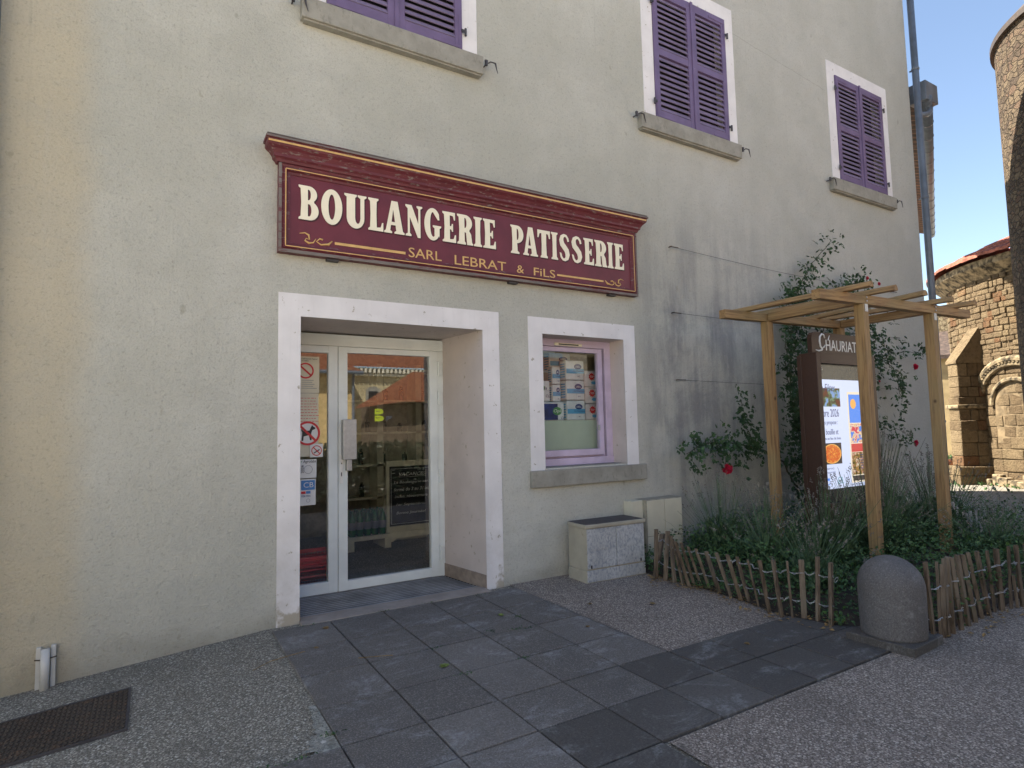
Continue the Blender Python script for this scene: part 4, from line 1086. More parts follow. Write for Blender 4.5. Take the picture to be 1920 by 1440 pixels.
# manhole cover on the left, following the slope
t = thing('manhole_cover', 'rusty rectangular chequer-plate manhole cover in the ground at the left wall foot', 'manhole cover', (-.7, -.72, -.11))
sl = Matrix.Translation((-.10, 0, ground_z(-.10, -1))) @ Matrix.Rotation(math.atan(-.08), 4, 'Y')
b = MB(); b.box(-1.25, 0, -1.04, -.47, -.015, .003, bev=.002, mat=sl)
random.seed(5)
for i in range(52):
    for j in range(23):
        a = R(45 if (i + j) % 2 else -45)
        b.box(-.010, .010, -.0042, .0042, .003, .0085, mat=sl @ Matrix.Translation((-1.235 + i * .0241, -1.025 + j * .0243, 0)) @ Matrix.Rotation(a, 4, 'Z'))
b.obj('chequer_plate', M['rust'], t)
b = MB()
for q in ((-1.27, .016, -1.056, -1.042), (-1.27, .016, -.468, -.454), (.002, .016, -1.042, -.468)): b.box(q[0], q[1], q[2], q[3], -.02, .005, mat=sl)
b.obj('cover_frame', M['iron'], t)

# grey electricity cabinet, slightly turned
t = thing('electricity_cabinet', 'low weathered grey electricity cabinet standing on the gravel under the small window', 'cabinet', (3.8, -.2, 0))
cm = Matrix.Translation((3.44, -.39, 0)) @ Matrix.Rotation(R(-2.2), 4, 'Z')
CW, CD, CH = .70, .30, .53
b = MB(); b.box(0, CW, 0, CD, 0, .11, bev=.004, mat=cm); b.box(.008, CW - .008, .006, CD, .1105, CH - .03, bev=.004, mat=cm); b.obj('cabinet_body', M['cabside'], t)
b = MB(); b.box(-.008, CW + .008, -.012, CD, CH - .03, CH + .002, bev=.005, mat=cm); b.obj('cabinet_top', M['cabside'], t)
b = MB(); b.box(.01, CW - .01, .01, CD - .005, CH + .0022, CH + .006, mat=cm); b.obj('grimy_lid', M['iron'], t)
b = MB(); b.box(.012, CW / 2 - .003, -.006, .0055, .13, CH - .038, bev=.003, mat=cm); b.box(CW / 2 + .003, CW - .012, -.006, .0055, .13, CH - .038, bev=.003, mat=cm)
for xa, xb in ((.05, .30), (.40, .65)):
    for za, zb in ((.20, .28), (.30, .45)):
        b.box(xa, xb, -.009, -.0062, za, zb, bev=.002, mat=cm)
b.objs('cabinet_door', M['cabgrey'], t)
b = MB(); b.box(.004, CW - .004, -.005, -.0005, .012, .118, bev=.002, mat=cm); b.obj('kick_plate', M['cabgrey'], t)
b = MB()
for xx in (.04, .63): b.box(xx, xx + .018, -.0115, -.0065, .135, .165, bev=.003, mat=cm)
b.objs('lock', M['iron'], t)
# cream meter box
M['seam'] = plain('dark_seam_shadow_plastic', (.30, .28, .22), .7)
t = thing('meter_box', 'tall cream plastic meter box against the wall behind the grey cabinet', 'meter box', (4.68, -.08, 0))
b = MB(); b.box(4.41, 4.94, -.16, -.001, 0, .665, bev=.005); b.obj('box_body', M['seam'], t)
b = MB(); b.box(4.425, 4.672, -.168, -.1605, .29, .655, bev=.003); b.box(4.678, 4.93, -.168, -.1605, .27, .655, bev=.003); b.objs('box_door', M['cream'], t)
b = MB(); b.box(4.425, 4.672, -.167, -.1605, .02, .283, bev=.003); b.box(4.678, 4.93, -.167, -.1605, .02, .263, bev=.003); b.objs('lower_panel', M['cream'], t)
b = MB(); b.box(4.25, 4.409, -.12, -.001, .0, .66, bev=.004); b.obj('side_box', M['cream'], t)
b = MB(); b.box(4.54, 4.57, -.175, -.1685, .30, .315); b.box(4.80, 4.83, -.175, -.1685, .29, .305); b.objs('catch', M['iron'], t)

# ================================================================== PERGOLA
pg = thing('wooden_pergola', 'small yellow-brown timber pergola of four posts over the display panel', 'pergola', (6.3, -1.3, 0))
PA, PB, PC, PD = (5.68, -.79), (5.69, -1.79), (6.89, -1.84), (6.92, -.86)
for (x, y) in (PA, PB, PC, PD):
    b = MB(); b.box(x - .045, x + .045, y - .045, y + .045, 0, 2.53, bev=.004); b.obj('post', M['wood2'], pg)
def beam(x0, y0, x1, y1, z0, z1, w_, mat, name='beam'):
    d = Vector((x1 - x0, y1 - y0, 0)); L_ = d.length; mt = Matrix.Translation((x0, y0, 0)) @ Matrix.Rotation(math.atan2(d.y, d.x), 4, 'Z')
    b = MB(); b.box(0, L_, -w_ / 2, w_ / 2, z0, z1, bev=.004, mat=mt); return b.obj(name, mat, pg)
beam(5.03, -.74, 6.97, -.865, 2.531, 2.62, .085, M['wood0'])
beam(5.03, -1.76, 7.62, -1.875, 2.531, 2.62, .085, M['wood0'])
beam(5.68, -.835, 5.69, -1.745, 2.533, 2.617, .08, M['wood1'], 'cross_beam')
beam(6.915, -.91, 6.89, -1.795, 2.533, 2.617, .08, M['wood1'], 'cross_beam')
for x0, y0, x1, y1 in ((5.36, -.55, 5.40, -2.05), (5.72, -.62, 5.77, -2.07), (6.55, -.66, 6.28, -2.08), (6.72, -.60, 6.88, -2.06), (7.38, -.93, 7.33, -2.1)):
    if x0 > 7.3: x0, y0, y1 = 7.32, -1.0, -2.08
    d = Vector((x1 - x0, y1 - y0, 0)); n_ = d.normalized(); s_ = Vector((-n_.y, n_.x, 0)); b = MB()
    ol = [Vector((x0, y0, 2.621)) + s_ * .036 * math.cos(a) + Vector((0, 0, .052 * math.sin(a))) for a in [math.pi * k / 10 for k in range(11)]]
    b.prism(ol, d).obj('rafter', M['wood1'], pg)
for (x, y) in (PA, PB, PC, PD):
    for zz in (2.56, 2.595): MB().tube([(x + .015, y - .055, zz), (x + .015, y - .049, zz)], .008, 8).obj('bolt', M['wire'], pg)
b = MB()
for (x, y) in (PB, PC): b.box(x + .046, x + .049, y - .03, y + .03, 2.42, 2.53); b.box(x - .02, x + .03, y - .049, y - .046, 2.46, 2.53)
b.objs('angle_bracket', M['wire'], pg)

# ================================================================== DISPLAY PANEL
kk = thing('information_display', 'dark brown outdoor display panel headed CHAURIAT with a lit screen under the pergola', 'display panel', (6.52, -1.05, 0))
KX0, KX1, KY0, KY1, KZ = 5.972, 7.10, -1.15, -.95, 2.175
b = MB(); t_ = .075
b.box(KX0, KX0 + t_, KY0, KY1, 0, KZ, bev=.004); b.box(KX1 - t_, KX1, KY0, KY1, 0, KZ, bev=.004)
b.box(KX0 + t_, KX1 - t_, KY0 + .001, KY1 - .001, 2.06, KZ - .001, bev=.003); b.box(KX0 + t_, KX1 - t_, KY0 + .001, KY1 - .001, 0, .58, bev=.003)
b.box(KX0 + t_, KX1 - t_, KY0 + .06, KY1 - .002, .58, 2.06)
b.obj('housing', M['brown'], kk)
b = MB(); b.box(KX0 - .012, KX0 - .001, KY1 - .03, KY1 + .02, 0, KZ - .02, bev=.004); b.obj('rear_flange', M['brown'], kk)
b = MB(); ys0 = KY0 + .06
hd = [(6.03, 2.176), (6.97, 2.176), (6.97, 2.34)] + [(6.97 - .07 + .07 * math.cos(R(a)), 2.34 + .07 * math.sin(R(a))) for a in (30, 60, 90)] + [(6.10 + .07 * math.cos(R(a)), 2.34 + .07 * math.sin(R(a))) for a in (90, 120, 150, 180)]
b.prism([(x, -1.07, z) for x, z in hd], (0, .05, 0)); b.obj('header_plate', M['brown'], kk)
cp_ = [(6.265, 2.355), (6.25, 2.385), (6.215, 2.392), (6.178, 2.36), (6.168, 2.31), (6.18, 2.255), (6.215, 2.225)]
b = MB(); b.tube([(6.275, -1.073, 2.352)] + [(x, -1.073, z) for x, z in cp_] + [(6.20, -1.073, 2.215), (6.15, -1.073, 2.205), (6.095, -1.073, 2.212)], [.004, .008, .009, .01, .011, .012, .011, .009, .011, .009, .003], 6)
b.tube([(6.20, -1.073, 2.232), (6.245, -1.073, 2.25), (6.27, -1.073, 2.275)], [.004, .008, .004], 6)
b.obj('header_lettering', M['paper'], kk, True)
text_obj('header_lettering', 'HAURIAT', 6.285, 6.88, 2.215, 2.335, -1.0705, M['paper'], kk, .003)
b = MB(); b.tube([(6.33, -1.073, 2.33), (6.345, -1.073, 2.36), (6.36, -1.073, 2.385)], [.007, .005, .002], 6); b.obj('header_lettering', M['paper'], kk)
SY = KY0 + .058
MB().box(KX0 + t_, KX1 - t_, SY - .004, SY + .0015, .58, 2.06).obj('screen_glass', M['scroff'], kk)
MB().box(6.037, 7.022, SY - .008, SY - .0042, .725, 1.893).obj('lit_screen', M['scr'], kk)
SF = SY - .0095
def pic(name, x0, x1, z0, z1, mat, dy=0):
    q = MB(); q.box(x0, x1, SF - dy, SF - dy + .001, z0, z1); return q.obj(name, mat, kk)
text_obj('screen_caption', 'F\u00caTES', 6.04, 6.15, 1.995, 2.03, SF + .004, M['paper'], kk, .0008)
pic('screen_photo', 6.04, 6.44, 1.60, 1.80, M['mount'])
text_obj('screen_text', 'en F\u00eates', 6.045, 6.35, 1.765, 1.845, SF - .002, M['scrnavy'], kk, .0008, shear=.3)
text_obj('screen_text', 'mbre 2026', 6.045, 6.40, 1.49, 1.575, SF, M['scrnavy'], kk, .0008)
text_obj('screen_text', 'vous propose :', 6.045, 6.37, 1.395, 1.44, SF, M['scrnavy'], kk, .0008)
text_obj('screen_text', '\u00e0 la bouillie et', 6.045, 6.37, 1.30, 1.36, SF, M['scrnavy'], kk, .0008)
text_obj('screen_text', 'cuites au feu de bois', 6.045, 6.41, 1.245, 1.275, SF, M['scrnavy'], kk, .0008)
pic('screen_photo', 6.045, 6.41, .985, 1.21, M['dish'])
contours_obj('screen_photo', [disc(6.225, 1.095, .165, 32, .098)], SF - .001, M['pizza'], kk, .0005)
contours_obj('screen_photo', ring(6.225, 1.095, .1, .008)[:0] + [disc(6.225, 1.095, .172, 32, .104), disc(6.225, 1.095, .160, 32, .094)[::-1]], SF - .0018, M['scryel'], kk, .0005)
text_obj('screen_text', '\u20ac parts)', 6.05, 6.25, .925, .955, SF, M['scrnavy'], kk, .0005)
text_obj('screen_text', 'emport\u00e9)', 6.08, 6.27, .885, .912, SF, M['scrnavy'], kk, .0005)
text_obj('screen_text', 'CA', 6.31, 6.40, .79, .845, SF, M['scrteal'], kk, .0008, shear=.2)
pic('screen_rule', 6.30, 6.42, .775, .781, M['scrteal'])
pic('screen_logo', 6.06, 6.16, .77, .84, M['skyb'])
pic('screen_logo', 6.068, 6.152, .778, .815, M['scr'], .001)
pic('screen_poster', 6.575, 7.018, .765, 1.765, M['scrpaper'])
pic('screen_poster_sky', 6.60, 7.01, 1.42, 1.735, M['skyb'], .0015)
contours_obj('screen_poster_sun', [disc(6.68, 1.63, .055)], SF - .0025, M['scryel'], kk, .0005)
text_obj('screen_text', 'M', 6.945, 7.005, 1.60, 1.70, SF - .0025, M['scrnavy'], kk, .0005)
text_obj('screen_text', 'no', 6.945, 7.005, 1.51, 1.56, SF - .0025, M['scrred'], kk, .0005)
pic('screen_poster_art', 6.60, 7.01, 1.20, 1.41, M['fest'], .0015)
pic('screen_poster_banner', 6.60, 7.01, 1.10, 1.19, M['scrred'], .0015)
b = MB()
for i in range(6): b.box(6.76, 7.0 - (i % 3) * .03, SF - .002, SF - .001, 1.06 - i * .03, 1.072 - i * .03)
b.obj('screen_text', M['scrnavy'], kk)
pic('screen_poster_art', 6.60, 7.01, .85, 1.095, M['crowd'], .0005)
pic('screen_poster_banner', 6.60, 7.01, .785, .84, M['dish'], .0015)

# ================================================================== BOLLARD
t = thing('stone_bollard', 'domed dark grey stone bollard on a square base in front of the planting', 'bollard', (4.185, -2.672, 0))
prof_ = [(.186, .055), (.188, .07), (.191, .15), (.192, .25), (.193, .36)] + [(.193 * math.cos(R(a)), .36 + .195 * math.sin(R(a))) for a in range(8, 90, 7)] + [(.008, .556)]
b = MB(); b.lathe(prof_, (4.165, -2.682, 0), 56); o = b.obj('bollard_body', M['bollard'], t, True)
b = MB(); b.box(-.205, .205, -.205, .205, 0, .058, bev=.006, mat=Matrix.Translation((4.165, -2.682, 0)) @ Matrix.Rotation(R(3), 4, 'Z')); b.obj('base_slab', M['slabs2'], t)

# ================================================================== PICKET FENCES
LF = [(4.07, -0.62, 4.1, 0.46), (4.13, -0.55, 4.25, 0.39), (4.09, -0.72, 4.15, 0.45), (4.11, -0.82, 4.08, 0.43), (4.1, -0.94, 3.98, 0.43), (4.11, -1.0, 3.95, 0.42), (4.15, -1.03, 3.99, 0.41), (4.18, -1.08, 4.02, 0.38), (4.2, -1.15, 4.04, 0.37), (4.17, -1.28, 4.02, 0.37), (4.14, -1.43, 3.97, 0.39), (4.13, -1.53, 3.98, 0.39), (4.14, -1.6, 4.01, 0.38), (4.11, -1.71, 4.0, 0.38), (4.03, -1.86, 3.94, 0.41), (4.02, -1.97, 3.95, 0.43), (4.06, -2.03, 4.03, 0.42), (4.11, -2.09, 4.11, 0.43), (4.13, -2.18, 4.17, 0.46), (4.11, -2.29, 4.15, 0.44)]
RF = [(4.36, -2.83, 4.31, 0.52), (4.44, -2.83, 4.46, 0.5), (4.5, -2.82, 4.55, 0.47), (4.54, -2.83, 4.56, 0.51), (4.64, -2.82, 4.63, 0.51), (4.76, -2.82, 4.68, 0.5), (4.89, -2.81, 4.79, 0.5), (5.02, -2.8, 4.89, 0.49), (5.15, -2.79, 5.0, 0.49), (5.27, -2.79, 5.14, 0.48), (5.39, -2.78, 5.33, 0.46), (5.48, -2.79, 5.45, 0.46), (5.58, -2.81, 5.62, 0.46), (5.64, -2.83, 5.60, 0.25), (5.70, -2.84, 5.66, 0.47), (5.80, -2.85, 5.81, 0.47), (5.92, -2.84, 5.90, .47), (6.03, -2.82, 6.0, .46)]
def fence(name, lab, pk, mat, wz=(.14, .34), thick=()):
    t = thing(name, lab, 'fence', (pk[0][0], pk[0][1], 0), 'low chestnut picket fences round the planting')
    random.seed(len(pk))
    for i, (x, y, xt, h) in enumerate(pk):
        w_ = (.0145 if i not in thick else .023) * random.uniform(.85, 1.15); dpt = w_ * random.uniform(.6, .9)
        d = Vector((xt - x, 0, h + .02)); q = MB()
        u = Vector((math.cos(i * 1.3) * .5 + .8, math.sin(i * 2.1) * .5, 0)).normalized(); v = Vector((-u.y, u.x, 0))
        b0 = Vector((x, y, -.02))
        ol = [b0 + u * w_ * a + v * dpt * c_ for a, c_ in ((-1, -.8), (.9, -1), (1, .7), (-.8, 1))]
        q.prism(ol, d); q.obj('picket', mat, t)
    for zz in wz:
        pts = []
        for i, (x, y, xt, h) in enumerate(pk):
            u = zz / h if h > .3 else .5
            pts.append((x + (xt - x) * u, y + (-.022 if i % 2 else .022), zz + .006 * math.sin(i * 1.7)))
        sub = []
        for a, c_ in zip(pts, pts[1:]):
            a, c_ = Vector(a), Vector(c_)
            for k in range(4): sub.append(a.lerp(c_, k / 4) + Vector((0, .006 * math.sin(k * 1.6 + a.x * 9), -.008 * math.sin(math.pi * k / 4) + .004 * math.cos(k * 2.2))))
        sub.append(Vector(pts[-1]))
        MB().tube(sub, .0022, 5).obj('wire_strand', M['wire'], t)
        MB().tube([p + Vector((0, .007 * math.cos(k * 1.5), .009 * math.sin(k * 1.5))) for k, p in enumerate(sub)], .0018, 5).obj('wire_strand', M['wire'], t)
    return t
f1 = fence('picket_fence', 'low leaning chestnut picket fence curving from the meter box to the bollard', LF, M['picket'], thick=(1, 2, 19, 17))
q = MB(); q.tube([(4.14 + .02 * math.cos(a), -2.33 - .02 * math.sin(a) * .4, .33 + .02 * math.sin(a)) for a in [k * .6 for k in range(11)]], .002, 5); q.obj('wire_loop', M['wire'], f1)
fence('picket_fence', 'low leaning chestnut picket fence right of the stone bollard', RF, M['picket'], thick=(4,))
BF = [(7.4 + .115 * k, -1.95 + .09 * k, 7.4 + .115 * k + .02 * math.sin(k * 2.1), .42 + .04 * math.sin(k * 1.3)) for k in range(18)]
fence('picket_fence', 'bleached picket fence at the far right edge behind the planting', BF, M['picketpale'])

# ================================================================== PLANTS
def rv(s_=1): return Vector((random.gauss(0, s_), random.gauss(0, s_), random.gauss(0, s_)))
rose = thing('climbing_rose', 'climbing rose with crimson flowers trained on the wall behind the display panel', 'climbing rose', (7.25, -.15, 0))
random.seed(21)
stems = [
    [(7.3, -.12, 0), (7.28, -.15, .7), (7.1, -.14, 1.4), (7.05, -.12, 2.1), (7.1, -.15, 2.8), (7.3, -.12, 3.2), (7.7, -.1, 3.6), (8.15, -.12, 3.98)],
    [(7.35, -.12, 0), (7.45, -.15, .8), (7.5, -.15, 1.6), (7.6, -.16, 2.4), (7.9, -.18, 2.95), (8.4, -.15, 3.3), (8.75, -.14, 3.5)],
    [(7.25, -.14, .0), (7.0, -.16, .6), (6.7, -.18, .95), (6.2, -.18, 1.15), (5.7, -.2, 1.22), (5.3, -.2, 1.22), (5.0, -.2, 1.12)],
    [(7.5, -.15, 1.6), (7.9, -.18, 2.0), (8.5, -.2, 2.3), (9.2, -.2, 2.4), (9.9, -.2, 2.48), (10.45, -.2, 2.46)],
    [(7.45, -.15, .9), (7.9, -.18, 1.2), (8.6, -.2, 1.35), (9.2, -.2, 1.38), (9.85, -.2, 1.18)],
    [(7.6, -.16, 2.4), (8.1, -.2, 2.6), (8.7, -.2, 2.7), (9.1, -.2, 2.62)],
    [(7.1, -.14, 1.3), (6.9, -.2, 1.7), (6.85, -.2, 2.3), (6.9, -.2, 2.9), (7.0, -.2, 3.15)],
    [(6.2, -.18, 1.15), (6.0, -.2, 1.4), (5.95, -.2, 1.72)],
    [(9.2, -.2, 2.4), (9.5, -.2, 2.1), (9.6, -.2, 1.7)],
    [(7.1, -.14, 2.6), (7.6, -.2, 3.1), (8.2, -.16, 3.25), (8.6, -.16, 3.42)]]
b = MB()
def dense(pts, n=6):
    out = []
    for a, c_ in zip(pts, pts[1:]):
        for k in range(n): out.append(Vector(a).lerp(Vector(c_), k / n) + rv(.008))
    out.append(Vector(pts[-1])); return out
fol = MB()
def leaflet_cluster(p, n, spread, size):
    for _ in range(n):
        c_ = p + Vector((random.gauss(0, spread), -abs(random.gauss(0, spread * .6)), random.gauss(0, spread)))
        if c_.y > -.02: c_.y = -.03
        d = Vector((random.gauss(0, 1), -.5 + random.gauss(0, .6), random.gauss(-.4, .8))).normalized()
        n_ = (Vector((random.gauss(0, .5), -1, .6)) + rv(.4)).normalized()
        for k in (-1, 0, 1):
            fol.leaf(c_, size * random.uniform(.75, 1.2), (d + d.cross(n_) * k * .9), n_)
        if random.random() < .5:
            for k in (-1, 1): fol.leaf(c_ - d * size * .7, size * .8, (d * .5 + d.cross(n_) * k), n_)
for si, st in enumerate(stems):
    pts = dense(st); n_ = len(pts); r0 = .014 if si in (0, 1, 2) else .008
    b.tube(pts, [max(.003, r0 * (1 - .75 * k / n_)) for k in range(n_)], 6)
    for k, p in enumerate(pts):
        dens_ = 5
        if si in (0, 1): dens_ = 2 if p.z < .9 else (7 if p.z < 3.1 else 6)
        if si == 6: dens_ = 8
        if si == 2: dens_ = 1 if p.x > 6.35 else 7
        if si in (3, 4): dens_ = 4
        if p.z < .25: continue
        leaflet_cluster(p, dens_, .07 if si not in (0, 1) else .09, .052)
# fuller clumps
for (x, z, n_, s_) in ((6.98, 1.75, 75, .13), (6.95, 1.45, 70, .12), (6.9, 1.1, 80, .15), (6.95, .75, 70, .16), (7.05, 2.2, 80, .14), (7.1, 2.6, 50, .13), (7.15, 3.0, 45, .12), (6.6, 1.0, 14, .12), (7.0, .45, 30, .18), (5.55, 1.2, 34, .16), (5.15, 1.08, 22, .12), (5.95, 1.5, 10, .07), (6.05, 1.12, 18, .12), (5.85, .95, 12, .08), (7.05, 2.9, 60, .2), (7.2, 2.4, 75, .24), (7.0, 1.9, 60, .22), (7.1, 1.3, 60, .24), (7.2, .9, 60, .25), (7.6, 2.6, 100, .28), (8.2, 2.5, 90, .28), (8.7, 2.4, 70, .25), (8.6, 2.0, 45, .2), (9.15, 2.15, 25, .16), (8.3, 1.6, 26, .2), (8.6, 2.75, 26, .18), (9.0, 2.3, 20, .16), (9.5, 1.9, 14, .12), (9.4, 1.62, 10, .10), (7.9, 3.0, 40, .2), (9.35, 1.25, 12, .1), (9.6, 1.12, 8, .07), (7.4, .5, 50, .25), (8.8, 3.45, 12, .09), (7.45, 3.2, 26, .16)):
    leaflet_cluster(Vector((x, -.2, z)), n_, s_, .052)
b.obj('stems', M['stem'], rose)
fol.obj('foliage', M['rose_leaf'], rose, recalc=False)
def flower(p, r):
    q = MB(); p = Vector(p)
    for k in range(26):
        a = k * 2.4; e = .2 + 1.1 * k / 26; d = Vector((math.cos(a) * math.sin(e), -math.cos(e) * .8, math.sin(a) * math.sin(e))).normalized()
        n_ = (Vector((0, -1, .2)) + rv(.4)).normalized(); s_ = d.cross(n_).normalized() * r * .42
        base = p + rv(r * .05); m_ = base + d * r * .65; tp = base + d * r + n_ * r * .25
        q.poly([base, m_ + s_, tp + s_ * .4, tp - s_ * .4, m_ - s_])
    q.obj('rose_flower', M['petal'], rose, recalc=False)
flower((5.54, -.27, .93), .065)
for p_, r_ in (((9.92, -.25, 2.24), .05), ((9.8, -.24, 1.09), .045), ((9.06, -.25, 3.43), .028), ((7.2, -.35, 2.55), .035), ((8.9, -.25, 2.0), .02), ((8.75, -.25, 3.48), .03)): flower(p_, r_)

def lavender(x, y, h, n, spread, lab):
    t = thing('lavender_bush', lab, 'lavender', (x, y, .03), 'lavender bushes in the planting bed')
    bl = MB(); tip = MB()
    for k in range(int(n * 1.7)):
        a = random.uniform(0, 2 * math.pi); sp = abs(random.gauss(0, 1)) * spread; hh = h * random.uniform(.7, 1.38) * (1 - .12 * sp / spread)
        p0 = Vector((x + math.cos(a) * sp * .25, y + math.sin(a) * sp * .25, .05)); p2 = Vector((x + math.cos(a) * sp, min(y + math.sin(a) * sp, -.03), hh))
        p1 = (p0 + p2) / 2 + Vector((0, 0, .08)); u = Vector((math.sin(a + .6), math.cos(a + 1.2), 0)).normalized() * .0024
        for A2, B2 in ((p0, p1), (p1, p2)): bl.bm.faces.new([bl.bm.verts.new(v) for v in (A2 - u, A2 + u, B2 + u * .6, B2 - u * .6)])
        if random.random() < .75:
            d = (p2 - p1).normalized(); c_ = p2
            for i in range(4):
                for k2 in range(2):
                    n_ = rv(1).normalized(); tip.leaf(c_ + d * (.012 * i), .016, (n_ + d * .6), d.cross(n_))
    # low mound of narrow leaves
    for k in range(int(n * 6)):
        a = random.uniform(0, 2 * math.pi); r_ = spread * .95 * math.sqrt(random.random()); z = random.uniform(.05, h * .62) * (1 - (r_ / spread) ** 2 * .5)
        p = Vector((x + math.cos(a) * r_, min(y + math.sin(a) * r_, -.03), z)); d = Vector((math.cos(a) * .5, math.sin(a) * .5, 1)) + rv(.35)
        bl.leaf(p, random.uniform(.05, .09), d.normalized(), rv(1).normalized() * .3 + Vector((math.cos(a), math.sin(a), 0)))
    n0 = len(bl.bm.faces); tm = bpy.data.meshes.new('tmp'); tip.bm.to_mesh(tm); tip.bm.free(); bl.bm.from_mesh(tm)
    bl.bm.faces.ensure_lookup_table()
    for f in bl.bm.faces[n0:]: f.material_index = 1
    bpy.data.meshes.remove(tm)
    bl.obj('stems_and_flowers', [M['lav_leaf'], M['lav_tip']], t, recalc=False)
random.seed(31)
LV = [(5.15, -.5, .72, 70, .33, 'lavender bush nearest the cream meter box against the wall'),
      (5.0, -1.15, .62, 85, .30, 'lavender bush behind the middle of the left picket fence'),
      (5.45, -1.45, .72, 110, .30, 'lavender bush at the foot of the left front pergola post'),
      (4.75, -1.75, .48, 70, .26, 'low lavender bush close behind the left fence near the bollard'),
      (6.15, -1.5, .80, 110, .30, 'lavender bush in front of the display panel between the front posts'),
      (6.6, -1.45, .74, 90, .28, 'lavender bush under the right half of the display panel'),
      (7.55, -.75, 1.12, 130, .38, 'tall lavender bush right of the display panel, reaching up the wall'),
      (7.5, -1.45, .82, 110, .35, 'lavender bush just beyond the right front pergola post'),
      (8.4, -1.15, .75, 100, .4, 'lavender bush near the bleached fence at the far right'),
      (8.3, -.45, .9, 80, .35, 'lavender bush near the corner of the building'),
      (6.9, -2.25, .55, 80, .32, 'lavender bush behind the right fence under the pergola beam end')]
for a in LV: lavender(*a)
# leafy ground cover
random.seed(41); b = MB()
import itertools
def inside(x, y):
    c_ = False; n_ = len(bed)
    for i in range(n_):
        x1, y1 = bed[i]; x2, y2 = bed[(i + 1) % n_]
        if (y1 > y) != (y2 > y) and x < (x2 - x1) * (y - y1) / (y2 - y1) + x1: c_ = not c_
    return c_
def hfield(x, y):
    v = .13 + .10 * math.sin(x * 3.1 + 1) * math.cos(y * 3.7) + .09 * math.sin(x * 7 + y * 5) + .10 * max(0, min(1, (x - 4.8) / 1.2)) + .06
    edge = max(0, min(1, (x - 4.12) / .5)); return max(.04, v + .1) * (.35 + .65 * edge)
cnt = 0
while cnt < 24000:
    x = random.uniform(4.1, 9.3); y = random.uniform(-2.95, -.05)
    if random.random() > 1.25 - (x - 4) / 8: continue
    if not (inside(x, y) or inside(x + .06, y + .06)): continue
    if (x - 4.185) ** 2 + (y + 2.672) ** 2 < .09: continue
    if KX0 - .04 < x < KX1 + .02 and KY0 - .02 < y < KY1 + .02: continue
    z = hfield(x, y) * random.random() ** .6
    d = (Vector((random.gauss(0, 1), random.gauss(-.2, 1), random.gauss(.3, .6)))).normalized()
    b.leaf(Vector((x, y, z + .01)), random.uniform(.016, .046), d, (Vector((0, -.3, 1)) + rv(.4)).normalized()); cnt += 1
o = b.obj('ground_cover', M['cover'], recalc=False)
tag(o, 'low leafy green ground cover filling the planting bed', 'ground cover', kind='stuff')

# leaf litter along the fence foot
random.seed(51); b = MB()
for k in range(260):
    i = random.randrange(len(LF)); x, y = LF[i][0] + random.gauss(-.03, .09), LF[i][1] + random.gauss(0, .05)
    b.leaf(Vector((x, y, .012 + random.random() * .012)), random.uniform(.02, .05), Vector((random.gauss(0, 1), random.gauss(0, 1), .1)), Vector((random.gauss(0, .3), random.gauss(0, .3), 1)))
for k in range(60):
    x, y = random.uniform(4.5, 6), random.gauss(-2.88, .05)
    b.leaf(Vector((x, y, .012 + random.random() * .012)), random.uniform(.02, .045), Vector((random.gauss(0, 1), random.gauss(0, 1), .1)), Vector((random.gauss(0, .3), random.gauss(0, .3), 1)))
tag(b.obj('leaf_litter', M['dryleaf'], recalc=False), 'scattered brown dry leaves along the foot of the picket fences', 'dry leaves', kind='stuff')
# grass and weed tufts in joints
random.seed(52); b = MB()
for (x, y) in ((2.1, -1.02), (2.25, -1.08), (2.33, -1.12), (2.42, -.85), (1.62, -1.1), (2.02, -1.57), (2.45, -.16), (1.02, -.13), (1.6, -.12), (2.0, -.11), (.42, -1.99), (.5, -2.01), (.6, -2.0), (1.6, -1.58), (.77, -1.85)):
    for k in range(26):
        p = Vector((x + random.gauss(0, .03), y + random.gauss(0, .012), .008)); b.leaf(p, random.uniform(.008, .02), Vector((random.gauss(0, 1), random.gauss(0, 1), .5)), Vector((0, 0, 1)) + rv(.3))
tag(b.obj('joint_weeds', M['cover'], recalc=False), 'tiny weeds and moss growing in the joints between the slabs', 'weeds', kind='stuff')
# individual fallen leaves on the slabs
def fallen(x, y, s_, mat, lab, a):
    q = MB()
    for k in range(5):
        t_ = a + (k - 2) * .55; q.leaf(Vector((x, y, .014)), s_ * (1 - abs(k - 2) * .15), Vector((math.cos(t_), math.sin(t_), .12)), Vector((.1 * k, 0, 1)))
    tag(recenter(q.obj('fallen_leaf', mat, recalc=False)), lab, 'leaf', 'fallen leaves on the paving')
fallen(2.30, -.76, .05, M['greenleaf'], 'yellow-green fallen leaf on the slabs right of the door', .4)
fallen(1.55, -1.43, .06, M['greenleaf'], 'pale green crumpled leaf on the middle of the slabs', 2.0)
fallen(1.13, -.28, .05, M['dryleaf'], 'brown dry leaf on the slab in front of the threshold', 3.0)
fallen(.95, -.66, .035, M['dryleaf'], 'small dark leaf on the leftmost column of slabs', 1.0)
fallen(2.7, -1.35, .035, M['dryleaf'], 'small dry leaf near the right edge of the slabs', 1.7)
fallen(3.05, -.9, .04, M['dryleaf'], 'brown leaf on the gravel below the grey cabinet', 5.0)
fallen(3.45, -1.2, .05, M['dryleaf'], 'dry leaf on the gravel near the left picket fence', .2)
fallen(3.35, -2.2, .04, M['dryleaf'], 'dry leaf on the dark smooth slabs left of the bollard', 2.6)
q = MB(); q.tube([(.55, -.78, .0), (.66, -.72, .012), (.8, -.70, .018), (.88, -.68, .016)], .0022, 5); tag(q.obj('dry_straw', M['dryleaf']), 'thin dry straw lying across the left edge of the slabs', 'straw')
